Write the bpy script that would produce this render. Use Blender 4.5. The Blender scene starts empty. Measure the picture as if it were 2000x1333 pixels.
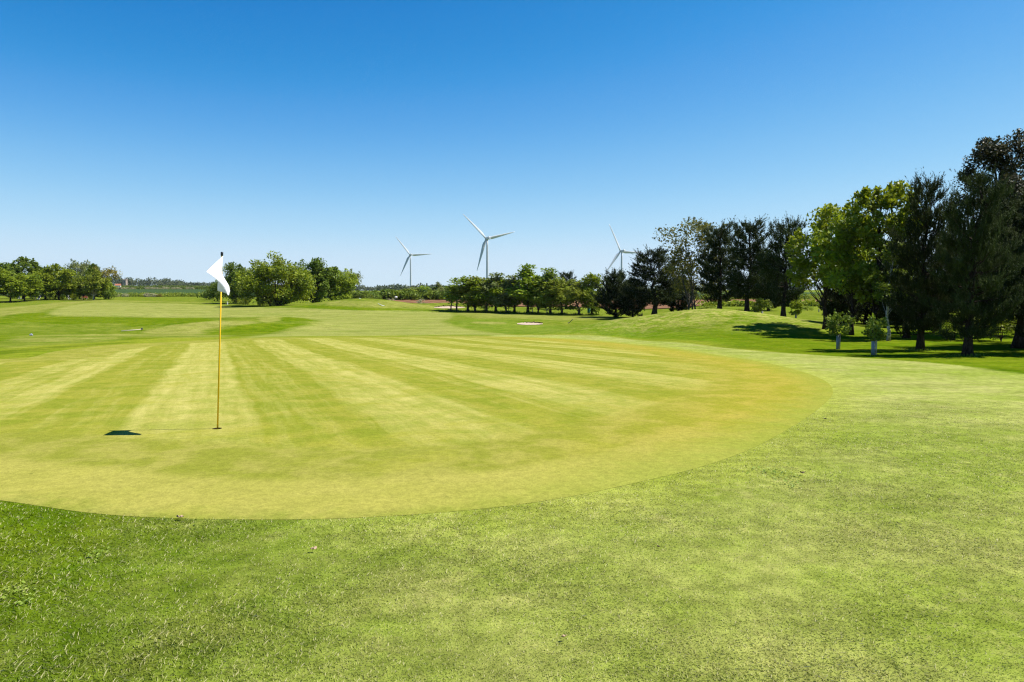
import bpy, math, random
import numpy as np
from mathutils import Vector, Matrix

R = math.radians
scene = bpy.context.scene
COL = scene.collection
rng = np.random.default_rng(11)
random.seed(5)

# ------------------------------------------------------------------ camera
EYE = 1.65
FPX = 2000 * 24.0 / 36.0
PITCH = math.atan((666.5 - 570.0) / FPX)
cam_d = bpy.data.cameras.new('camera'); cam_d.lens = 24.0; cam_d.sensor_width = 36.0
cam_d.clip_start = 0.05; cam_d.clip_end = 20000
cam = bpy.data.objects.new('camera', cam_d); COL.objects.link(cam)
cam.location = (0, 0, EYE); cam.rotation_euler = (R(90) - PITCH, 0, 0)
scene.camera = cam

# ------------------------------------------------------------------ sky, sun, exposure
SUN_EL, SUN_AZ = R(57.5), R(84.0)          # azimuth clockwise from +Y (the view direction)
world = bpy.data.worlds.new('World'); scene.world = world; world.use_nodes = True
wt = world.node_tree; wt.nodes.clear()
sky = wt.nodes.new('ShaderNodeTexSky'); sky.sky_type = 'NISHITA'; sky.sun_disc = False
sky.sun_elevation = SUN_EL; sky.sun_rotation = SUN_AZ
sky.altitude = 0; sky.air_density = 0.7; sky.dust_density = 0.0; sky.ozone_density = 6.0
# the camera's tone response to that sky: one curve per channel
sep = wt.nodes.new('ShaderNodeSeparateColor'); comb = wt.nodes.new('ShaderNodeCombineColor')
wt.links.new(sky.outputs[0], sep.inputs[0])
SKY_CURVE = [[(0, 0), (.5, .003), (.9, .025), (1.15, .085), (1.69, .24), (2.5, .43), (3.69, .60), (5.0, .65), (8, .67)],
             [(0, 0), (1.0, .11), (1.72, .255), (2.18, .36), (3.1, .55), (4.2, .70), (5.5, .79), (8, .83)],
             [(0, 0), (2.0, .42), (3.66, .67), (4.38, .785), (5.6, .89), (7.05, .95), (8, .96)]]
for ch in range(3):
    dv = wt.nodes.new('ShaderNodeMath'); dv.operation = 'DIVIDE'; dv.use_clamp = True; dv.inputs[1].default_value = 8.0
    fc = wt.nodes.new('ShaderNodeFloatCurve'); cv = fc.mapping.curves[0]
    pts_ = SKY_CURVE[ch]
    while len(cv.points) < len(pts_): cv.points.new(0.5, 0.5)
    for p_, (x_, y_) in zip(cv.points, pts_): p_.location = (x_ / 8.0, y_)
    fc.mapping.update()
    wt.links.new(sep.outputs[ch], dv.inputs[0]); wt.links.new(dv.outputs[0], fc.inputs['Value'])
    ml = wt.nodes.new('ShaderNodeMath'); ml.operation = 'MULTIPLY'; ml.inputs[1].default_value = 5.02
    wt.links.new(fc.outputs[0], ml.inputs[0]); wt.links.new(ml.outputs[0], comb.inputs[ch])
bg = wt.nodes.new('ShaderNodeBackground'); bg.inputs[1].default_value = 0.1
wo = wt.nodes.new('ShaderNodeOutputWorld')
wt.links.new(comb.outputs[0], bg.inputs[0]); wt.links.new(bg.outputs[0], wo.inputs[0])

sun_d = bpy.data.lights.new('sun', 'SUN'); sun_d.energy = 4.5; sun_d.angle = R(0.53); sun_d.color = (1.0, 0.95, 0.86)
sun = bpy.data.objects.new('sun', sun_d); COL.objects.link(sun)
sdir = Vector((math.sin(SUN_AZ) * math.cos(SUN_EL), math.cos(SUN_AZ) * math.cos(SUN_EL), math.sin(SUN_EL)))
sun.rotation_euler = sdir.to_track_quat('Z', 'Y').to_euler(); sun.location = (60, 10, 90)

vs = scene.view_settings
vs.view_transform = 'Standard'; vs.look = 'None'; vs.gamma = 1.0; vs.use_curve_mapping = False
vs.exposure = 1.0
HAZE = 0.00004
scene.cycles.max_bounces = 8
scene.cycles.volume_bounces = 0
scene.cycles.use_denoising = True
scene.cycles.denoiser = 'OPENIMAGEDENOISE'
scene.cycles.denoising_input_passes = 'RGB_ALBEDO_NORMAL'
scene.cycles.denoising_prefilter = 'NONE'
scene.cycles.filter_width = 1.25
scene.cycles.transparent_max_bounces = 8

# ------------------------------------------------------------------ helpers: objects
def tag(o, label=None, cat=None, group=None, kind=None):
    if label: o['label'] = label
    if cat: o['category'] = cat
    if group: o['group'] = group
    if kind: o['kind'] = kind
    return o

def mk(name, V, F, mat=None, parent=None, attrs=None, smooth=False):
    V = np.asarray(V, dtype=np.float32).reshape(-1, 3)
    me = bpy.data.meshes.new(name)
    if isinstance(F, np.ndarray):
        n, k = F.shape
        me.vertices.add(len(V)); me.vertices.foreach_set('co', V.ravel())
        me.loops.add(n * k); me.loops.foreach_set('vertex_index', F.astype(np.int32).ravel())
        me.polygons.add(n)
        me.polygons.foreach_set('loop_start', np.arange(0, n * k, k, dtype=np.int32))
        me.polygons.foreach_set('loop_total', np.full(n, k, dtype=np.int32))
        me.update(calc_edges=True)
    else:
        me.from_pydata(V.tolist(), [], [list(f) for f in F]); me.update()
    if attrs:
        for k2, a in attrs.items():
            at = me.attributes.new(k2, 'FLOAT', 'POINT'); at.data.foreach_set('value', np.asarray(a, dtype=np.float32))
    if smooth:
        me.polygons.foreach_set('use_smooth', np.ones(len(me.polygons), dtype=bool))
    if mat: me.materials.append(mat)
    o = bpy.data.objects.new(name, me); COL.objects.link(o)
    if parent: o.parent = parent
    return o

def empty(name, loc, rz=0.0):
    o = bpy.data.objects.new(name, None); COL.objects.link(o)
    o.location = loc; o.rotation_euler = (0, 0, rz); o.empty_display_size = 0.2
    return o

def copy_tree(o, parent=None):
    c = o.copy(); COL.objects.link(c); c.parent = parent
    for ch in list(o.children): copy_tree(ch, c)
    return c

class MB:
    """collects tubes, boxes and lathes into one mesh"""
    def __init__(s): s.V = []; s.F = []
    def add(s, V, F):
        n = len(s.V); s.V += [tuple(v) for v in V]; s.F += [tuple(i + n for i in f) for f in F]; return s
    def tube(s, pts, rad, sides=8, cap=True):
        pts = [Vector(p) for p in pts]; V = []; F = []
        for i, p in enumerate(pts):
            a = pts[max(i - 1, 0)]; b = pts[min(i + 1, len(pts) - 1)]
            d = (b - a).normalized()
            ref = Vector((1, 0, 0)) if abs(d.x) < 0.8 else Vector((0, 1, 0))
            u = d.cross(ref).normalized(); w = d.cross(u)
            r = rad[i] if hasattr(rad, '__len__') else rad
            for k in range(sides):
                t = 2 * math.pi * k / sides
                V.append(p + u * (r * math.cos(t)) + w * (r * math.sin(t)))
        for i in range(len(pts) - 1):
            for k in range(sides):
                k2 = (k + 1) % sides
                F.append((i * sides + k, i * sides + k2, (i + 1) * sides + k2, (i + 1) * sides + k))
        if cap:
            F.append(tuple(range(sides - 1, -1, -1))); n = (len(pts) - 1) * sides; F.append(tuple(range(n, n + sides)))
        return s.add(V, F)
    def box(s, c, size, rz=0.0, rx=0.0, bev=0.0):
        M = Matrix.Rotation(rz, 3, 'Z') @ Matrix.Rotation(rx, 3, 'X')
        h = Vector(size) / 2; V = []
        b = min(bev, min(h) * 0.9)
        if b <= 0:
            for z in (-1, 1):
                for x, y in ((-1, -1), (1, -1), (1, 1), (-1, 1)):
                    V.append(Vector(c) + M @ Vector((x * h.x, y * h.y, z * h.z)))
            return s.add(V, [(3, 2, 1, 0), (4, 5, 6, 7), (0, 1, 5, 4), (1, 2, 6, 5), (2, 3, 7, 6), (3, 0, 4, 7)])
        rings = []
        for z, ins in ((-h.z, b), (-h.z + b, 0), (h.z - b, 0), (h.z, b)):
            x, y = h.x - ins, h.y - ins
            rings.append([(-x + b, -y, z), (x - b, -y, z), (x, -y + b, z), (x, y - b, z), (x - b, y, z), (-x + b, y, z), (-x, y - b, z), (-x, -y + b, z)])
        V = [Vector(c) + M @ Vector(p) for r in rings for p in r]; F = []
        for i in range(3):
            for k in range(8):
                k2 = (k + 1) % 8; F.append((i * 8 + k, i * 8 + k2, i * 8 + 8 + k2, i * 8 + 8 + k))
        F.append(tuple(range(7, -1, -1))); F.append(tuple(range(24, 32)))
        return s.add(V, F)
    def build(s, name, mat, parent=None, smooth=True):
        o = mk(name, s.V, s.F, mat, parent, smooth=smooth)
        return o

# ------------------------------------------------------------------ helpers: materials
class NT:
    def __init__(s, tree): s.t = tree; s.n = tree.nodes; s.l = tree.links
    def node(s, ty, **kw):
        n = s.n.new(ty)
        for k, v in kw.items(): setattr(n, k, v)
        return n
    def put(s, sock, v):
        if isinstance(v, bpy.types.NodeSocket): s.l.new(v, sock)
        elif isinstance(v, (tuple, list)) and sock.type == 'RGBA': sock.default_value = (*v[:3], 1)
        else: sock.default_value = v
    def math(s, op, a, b=0.0, clamp=False):
        n = s.node('ShaderNodeMath', operation=op, use_clamp=clamp); s.put(n.inputs[0], a); s.put(n.inputs[1], b); return n.outputs[0]
    def mix(s, f, a, b, blend='MIX'):
        n = s.node('ShaderNodeMix', data_type='RGBA', blend_type=blend); s.put(n.inputs[0], f); s.put(n.inputs[6], a); s.put(n.inputs[7], b); return n.outputs[2]
    def attr(s, name):
        return s.node('ShaderNodeAttribute', attribute_name=name).outputs['Fac']
    def noise(s, vec, scale, detail=3.0, rough=0.55, dist=0.0):
        n = s.node('ShaderNodeTexNoise'); s.put(n.inputs['Vector'], vec); s.put(n.inputs['Scale'], scale); s.put(n.inputs['Detail'], detail)
        s.put(n.inputs['Roughness'], rough); s.put(n.inputs['Distortion'], dist); return n.outputs['Fac']
    def remap(s, v, a, b, c=0.0, d=1.0, smooth=True):
        n = s.node('ShaderNodeMapRange', interpolation_type='SMOOTHSTEP' if smooth else 'LINEAR'); s.put(n.inputs[0], v)
        for i, q in enumerate((a, b, c, d)): s.put(n.inputs[i + 1], q)
        return n.outputs[0]
    def scale(s, vec, xyz):
        n = s.node('ShaderNodeMapping'); s.put(n.inputs[0], vec); n.inputs['Scale'].default_value = xyz; return n.outputs[0]

def new_mat(name):
    m = bpy.data.materials.new(name); m.use_nodes = True; m.node_tree.nodes.clear(); return m, NT(m.node_tree)

def finish(nt, shader, disp=None):
    o = nt.node('ShaderNodeOutputMaterial'); nt.l.new(shader, o.inputs['Surface'])

def principled(nt, col, rough=0.6, spec=0.3, normal=None, metal=0.0):
    p = nt.node('ShaderNodeBsdfPrincipled'); nt.put(p.inputs['Base Color'], col); nt.put(p.inputs['Roughness'], rough)
    nt.put(p.inputs['Specular IOR Level'], spec); nt.put(p.inputs['Metallic'], metal)
    if normal is not None: nt.put(p.inputs['Normal'], normal)
    return p.outputs[0]

def simple(name, col, rough=0.6, spec=0.3, var=0.12, scale=6.0, metal=0.0):
    m, nt = new_mat(name)
    tc = nt.node('ShaderNodeTexCoord').outputs['Object']
    n = nt.noise(tc, scale, 4)
    lo = tuple(c * (1 - var) for c in col); hi = tuple(min(1, c * (1 + var)) for c in col)
    c = nt.mix(n, lo, hi)
    finish(nt, principled(nt, c, rough, spec, metal=metal)); return m

def leaf_mat(name, lo, hi, trans=0.35, rough=0.45, spec=0.35, objvar=0.25, tcol=None):
    m, nt = new_mat(name)
    r = nt.attr('rnd')
    oi = nt.node('ShaderNodeObjectInfo').outputs['Random']
    c = nt.mix(r, lo, hi)
    v = nt.math('ADD', nt.math('MULTIPLY', oi, objvar), 1 - objvar / 2)
    hs = nt.node('ShaderNodeHueSaturation'); nt.put(hs.inputs['Color'], c); nt.put(hs.inputs['Value'], v)
    nt.put(hs.inputs['Hue'], nt.math('ADD', 0.49, nt.math('MULTIPLY', oi, 0.02)))
    c = hs.outputs[0]
    p = principled(nt, c, rough, spec)
    t = nt.node('ShaderNodeBsdfTranslucent')
    tc = nt.mix(0.5, c, tcol) if tcol else c
    nt.put(t.inputs['Color'], tc)
    ms = nt.node('ShaderNodeMixShader'); ms.inputs[0].default_value = trans
    nt.l.new(p, ms.inputs[1]); nt.l.new(t.outputs[0], ms.inputs[2])
    finish(nt, ms.outputs[0]); return m

def bark_mat(name, lo, hi, scale=(9, 9, 2.0), rough=0.9):
    m, nt = new_mat(name)
    tc = nt.node('ShaderNodeTexCoord').outputs['Object']
    n = nt.noise(nt.scale(tc, scale), 3.0, 5, 0.65)
    c = nt.mix(nt.remap(n, 0.35, 0.65), lo, hi)
    b = nt.node('ShaderNodeBump'); b.inputs['Strength'].default_value = 0.6; b.inputs['Distance'].default_value = 0.02; nt.put(b.inputs['Height'], n)
    finish(nt, principled(nt, c, rough, 0.1, b.outputs[0])); return m

M = {}
M['bark'] = bark_mat('bark_brown', (0.018, 0.013, 0.009), (0.055, 0.040, 0.030))
M['bark_grey'] = bark_mat('bark_grey', (0.045, 0.038, 0.030), (0.12, 0.105, 0.085))
M['birch'] = bark_mat('bark_birch', (0.12, 0.10, 0.09), (0.58, 0.55, 0.51), scale=(3, 3, 5))
M['needle'] = leaf_mat('pine_needles', (0.008, 0.017, 0.004), (0.076, 0.098, 0.030), trans=0.15, rough=0.7, spec=0.05)
M['bright'] = leaf_mat('leaf_bright', (0.050, 0.100, 0.005), (0.290, 0.350, 0.018), trans=0.34, spec=0.20, tcol=(0.36, 0.40, 0.01))
M['mid'] = leaf_mat('leaf_mid', (0.095, 0.165, 0.009), (0.310, 0.365, 0.030), trans=0.34, spec=0.10, tcol=(0.26, 0.31, 0.012))
M['dark'] = leaf_mat('leaf_dark', (0.055, 0.105, 0.010), (0.185, 0.240, 0.030), trans=0.34, spec=0.10, tcol=(0.17, 0.23, 0.01))
M['olive'] = leaf_mat('leaf_olive', (0.115, 0.165, 0.014), (0.320, 0.360, 0.040), trans=0.34, spec=0.10)
M['grey'] = leaf_mat('leaf_grey', (0.120, 0.150, 0.038), (0.27, 0.295, 0.10), trans=0.34, spec=0.08)
M['yellow'] = leaf_mat('leaf_yellow', (0.19, 0.175, 0.03), (0.33, 0.28, 0.05), trans=0.38, spec=0.08)
M['bronze'] = leaf_mat('leaf_bronze', (0.016, 0.020, 0.009), (0.082, 0.074, 0.027), trans=0.25, rough=0.5, spec=0.2)
M['youngleaf'] = leaf_mat('leaf_young', (0.065, 0.062, 0.012), (0.185, 0.175, 0.032), trans=0.36, spec=0.12)
M['blossom'] = leaf_mat('blossom', (0.28, 0.27, 0.13), (0.50, 0.47, 0.29), trans=0.25, spec=0.05)
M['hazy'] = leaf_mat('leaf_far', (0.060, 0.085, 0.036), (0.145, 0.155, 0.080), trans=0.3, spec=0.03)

# ------------------------------------------------------------------ terrain
def smooth_table(xs, zs, n=900, width=9):
    L = np.linspace(math.log(0.5), math.log(9000), n)
    z = np.interp(L, np.log(xs), zs)
    k = np.exp(-0.5 * (np.arange(-3 * width, 3 * width + 1) / width) ** 2); k /= k.sum()
    z = np.convolve(np.pad(z, 3 * width, mode='edge'), k, mode='valid')
    return L, z
T_BASE = smooth_table([.5, 6, 8.2, 14, 20, 26, 35, 50, 65, 80, 110, 150, 200, 300, 9000],
                      [0, .02, 0.0, -.2, -.42, -.66, -1.02, -1.55, -1.80, -1.86, -1.70, -1.0, -.6, -.25, -.25], width=7)
T_RIGHT = smooth_table([.5, 28, 40, 47, 58, 70, 95, 115, 150, 200, 9000],
                       [0, 0, .40, .75, .95, 1.25, 1.25, 1.0, .25, 0, 0], width=7)
T_LEFT = smooth_table([.5, 90, 140, 162, 200, 300, 400, 9000], [0, 0, .40, .68, .55, .3, .1, 0], width=5)
T_FAR = smooth_table([.5, 280, 400, 600, 900, 1300, 2000, 3000, 9000], [0, 0, 1.0, 3.0, 7.0, 12.0, 17.0, 18.0, 18.0], width=12)

def ss(x, a, b):
    t = np.clip((x - a) / (b - a), 0, 1); return t * t * (3 - 2 * t)

MOUNDS = []   # x, y, sx, sy, rot, h
def add_mound(px, Y, sx, sy, h, rot=0.0):
    MOUNDS.append(((px - 1000) / FPX * Y, Y, sx, sy, rot, h))
add_mound(1345, 51, 4.8, 4.4, 0.95)
add_mound(1225, 50, 3.4, 3.8, 0.68)
add_mound(1470, 51, 3.0, 4.0, 0.22)
add_mound(400, 60, 5.0, 2.8, 0.75, 0.25)
add_mound(535, 66, 3.8, 3.0, 0.75)
add_mound(230, 94, 26, 2.6, 0.45)
add_mound(120, 74, 14, 4.0, -0.40)
add_mound(262, 63, 3.2, 2.0, -0.35)
add_mound(700, 118, 7.0, 6.0, 1.45)
add_mound(620, 122, 8.0, 5.0, 0.5)
add_mound(765, 120, 5.0, 5.0, 0.45)
add_mound(885, 126, 5.2, 3.4, 0.95)
add_mound(960, 72, 5.0, 2.4, 0.30)
add_mound(1040, 76, 3.0, 2.0, 0.42)
add_mound(60, 30, 6, 5, 0.10)
add_mound(150, 41, 9, 3.5, 0.22)

def H(x, y):
    x = np.asarray(x, dtype=np.float64); y = np.asarray(y, dtype=np.float64)
    yy = np.maximum(y, 0.5); L = np.log(yy)
    a = np.where(y > 0.5, x / yy, np.sign(x) * 5)
    z = np.interp(L, *T_BASE)
    z = z + np.interp(L, *T_RIGHT) * ss(a, 0.17, 0.31)
    z = z + np.interp(L, *T_LEFT) * (1 - ss(a, -0.50, -0.30))
    z = z + np.interp(L, *T_FAR) * (0.28 + 0.72 * (1 - ss(a, -0.46, -0.22)) + 0.12 * ss(a, 0.1, 0.3))
    for mx, my, sx, sy, rot, h in MOUNDS:
        dx = x - mx; dy = y - my; c, s = math.cos(rot), math.sin(rot)
        u = (dx * c + dy * s) / sx; v = (-dx * s + dy * c) / sy
        z = z + h * np.exp(-0.5 * (u * u + v * v))
    # gentle unevenness
    z = z + 0.035 * np.sin(x * 0.35 + 1.3) * np.sin(y * 0.29 + 0.4) * ss(y, 12, 40) + 0.05 * np.sin(x * 0.13 + y * 0.05) * np.sin(y * 0.11 - x * 0.04) * ss(y, 30, 70)
    return z

cp, sp = math.cos(PITCH), math.sin(PITCH)
def pt(px, py, Y):
    dx = px - 1000.0; dy = 666.5 - py
    ry = FPX * cp + dy * sp; rz = -FPX * sp + dy * cp
    k = Y / ry
    return np.array((dx * k, Y, EYE + rz * k))
_YS = np.exp(np.linspace(math.log(1.5), math.log(2500), 2600))
def hit(px, py):
    dx = px - 1000.0; dy = 666.5 - py
    ry = FPX * cp + dy * sp; rz = -FPX * sp + dy * cp
    xs = dx / ry * _YS; zs = EYE + rz / ry * _YS
    h = H(xs, _YS); b = np.nonzero(zs <= h)[0]
    i = b[0] if len(b) else len(_YS) - 1
    if i > 0:
        d0 = zs[i - 1] - h[i - 1]; d1 = zs[i] - h[i]; t = d0 / (d0 - d1 + 1e-12); Y = _YS[i - 1] + (_YS[i] - _YS[i - 1]) * t
    else: Y = _YS[0]
    x = dx / ry * Y
    return np.array((x, Y, float(H(x, Y))))

def spline(P, n=8):
    P = np.asarray(P, dtype=float); m = len(P); out = []
    for i in range(m):
        p0, p1, p2, p3 = P[i - 1], P[i], P[(i + 1) % m], P[(i + 2) % m]
        # centripetal-ish: catmull with limited tangents
        d = np.linalg.norm(p2 - p1)
        t1 = (p2 - p0); t2 = (p3 - p1)
        t1 = t1 / (np.linalg.norm(t1) + 1e-9) * d; t2 = t2 / (np.linalg.norm(t2) + 1e-9) * d
        for k in range(n):
            t = k / n; a = 2 * t**3 - 3 * t**2 + 1; b = t**3 - 2 * t**2 + t; c = -2 * t**3 + 3 * t**2; e = t**3 - t**2
            out.append(a * p1 + b * t1 + c * p2 + e * t2)
    return np.array(out)

def sdist(x, y, P):
    """signed distance to polygon, negative inside"""
    x = np.asarray(x); y = np.asarray(y); shp = x.shape; x = x.ravel(); y = y.ravel()
    d2 = np.full(x.shape, 1e18); ins = np.zeros(x.shape, dtype=bool)
    n = len(P)
    for i in range(n):
        ax, ay = P[i]; bx, by = P[(i + 1) % n]
        ex, ey = bx - ax, by - ay
        t = np.clip(((x - ax) * ex + (y - ay) * ey) / (ex * ex + ey * ey + 1e-12), 0, 1)
        dx = x - ax - t * ex; dy = y - ay - t * ey
        d2 = np.minimum(d2, dx * dx + dy * dy)
        c = ((ay > y) != (by > y)) & (x < (bx - ax) * (y - ay) / (by - ay + 1e-15) + ax)
        ins ^= c
    d = np.sqrt(d2); return np.where(ins, -d, d).reshape(shp)

def poly(pix, n=6):
    return spline([hit(a, b)[:2] for a, b in pix], n)

GREEN_PIX = [(0, 978), (200, 1005), (420, 1015), (700, 1012), (1000, 988), (1200, 953), (1400, 903), (1520, 850), (1600, 798), (1627, 765),
             (1605, 741), (1540, 719), (1450, 701), (1300, 679), (1150, 665), (1000, 658.5), (850, 657), (600, 659.5), (400, 664.5), (250, 672.5), (100, 688), (0, 702)]
g_pts = [hit(a, b)[:2] for a, b in GREEN_PIX] + [np.array(q) for q in ((-22.5, 21.0), (-20.5, 14.5), (-14.0, 9.0), (-8.0, 6.45))]
GREEN = spline(g_pts, 7)
FAIR = poly([(90, 614), (170, 591.8), (300, 592.3), (430, 597), (580, 601), (700, 606), (850, 609), (892, 615), (872, 630), (930, 645), (1000, 654.5),
             (850, 655.5), (600, 657.5), (470, 661), (560, 642), (602, 632), (590, 622), (420, 621.5), (240, 620)], 4)
APRON = poly([(960, 655.6), (1100, 654.5), (1200, 658.5), (1300, 667), (1400, 677.5), (1500, 687), (1650, 697), (1800, 707), (1900, 717), (2050, 742)], 4)
APRON = np.vstack([APRON[:-4], [[14, 9], [14, -4], [-6, -4], [-6, 5.2], [-2, 7], [2, 9], [4, 16], [3, 30], [-2, 42]]])
LUSH = poly([(878, 630), (950, 624), (1010, 630), (1090, 638), (1200, 642), (1300, 653), (1420, 673), (1300, 665.5), (1100, 655.5), (1000, 655), (930, 645)], 4)
TONES = [  # mown differences on the far slopes: outline, how pale (+) or dark (-), edge softness in metres
    ([(60, 622), (240, 621.5), (400, 622.5), (410, 627), (330, 633), (240, 631), (110, 633)], -0.5, 0.7),
    ([(284, 648), (330, 637), (385, 629.5), (440, 627.5), (500, 630), (478, 637), (440, 645), (400, 653), (300, 652)], 0.55, 0.7),
    ([(395, 647), (440, 637), (500, 633), (560, 634), (588, 635), (545, 644), (500, 652), (430, 654)], -0.55, 0.6),
    ([(505, 621), (556, 618.5), (548, 626), (510, 629)], 0.5, 0.4),
    ([(545, 618.5), (598, 619), (592, 626), (552, 627)], -0.5, 0.4),
    ([(60, 655), (240, 653), (430, 655), (430, 660), (240, 660), (60, 668)], 0.40, 0.8),
    ([(-60, 694), (0, 685), (100, 677), (250, 667.5), (250, 670.5), (100, 684), (0, 696), (-60, 706)], -0.6, 0.4),
    ([(0, 664), (120, 660), (240, 661), (240, 666), (100, 675), (0, 684)], 0.45, 0.8),
    ([(-20, 604), (60, 597), (150, 589), (165, 591), (100, 603), (40, 618), (-20, 626)], 0.40, 1.2),
    ([(-20, 622), (60, 612), (85, 614), (60, 622), (-20, 634)], -0.5, 1.0),
    ([(430, 599), (560, 602), (700, 606.5), (800, 611.5), (862, 610.5), (800, 606), (700, 602), (560, 600)], -0.55, 1.0),
    ([(640, 590), (700, 589), (800, 593), (880, 598), (860, 603), (760, 601), (650, 597)], 0.40, 2.0),
    ([(900, 611), (1000, 614), (1120, 618), (1200, 618), (1150, 626), (1080, 626), (1000, 622), (930, 622)], 0.30, 1.0),
    ([(170, 587), (420, 592), (430, 595), (300, 590.5), (180, 590.5)], 0.30, 2.0),
    ([(925, 629), (960, 629.5), (990, 632), (960, 633.5), (925, 631)], 0.85, 0.25),
    ([(1400, 690), (1500, 684), (1650, 692), (1800, 702), (2000, 731), (2000, 722), (1800, 697), (1650, 688), (1500, 680), (1400, 672)], -0.5, 0.5)]
TONES = [(poly(p, 3), v, e) for p, v, e in TONES]
COLLAR_W = 2.4
CUP = hit(424, 838.5)

def zones(x, y, fast=False):
    sg = sdist(x, y, GREEN); 
    near = 1 - ss(y, 200, 260)
    fair = np.clip(-sdist(x, y, FAIR), -12, 12)
    ap = np.clip(-sdist(x, y, APRON), -6, 6)
    apr = ap
    ramp = ss(x + 0.30 * (y - 3), -4.0, 1.6)
    lush = ss(-sdist(x, y, LUSH), -2.0, 1.2)
    dm = np.zeros_like(x)
    for mx, my, sx, sy, rot, h in MOUNDS[:3]:
        dm = np.maximum(dm, np.exp(-0.5 * (((x - mx) / (sx * 1.25)) ** 2 + ((y - my) / (sy * 1.2)) ** 2)))
    tone = np.zeros_like(x)
    for P, v, e in TONES:
        x0, x1 = P[:, 0].min() - 4, P[:, 0].max() + 4; y0, y1 = P[:, 1].min() - 4, P[:, 1].max() + 4
        m_ = (x > x0) & (x < x1) & (y > y0) & (y < y1)
        if m_.any(): tone[m_] += v * ss(-sdist(x[m_], y[m_], P), -e, e)
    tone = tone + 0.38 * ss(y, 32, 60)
    return dict(tone=np.clip(tone, -1, 1), sg=np.clip(sg, -12, 12), fair=fair, apron=apr, ramp=ramp, lush=lush, dry=dm)

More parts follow.
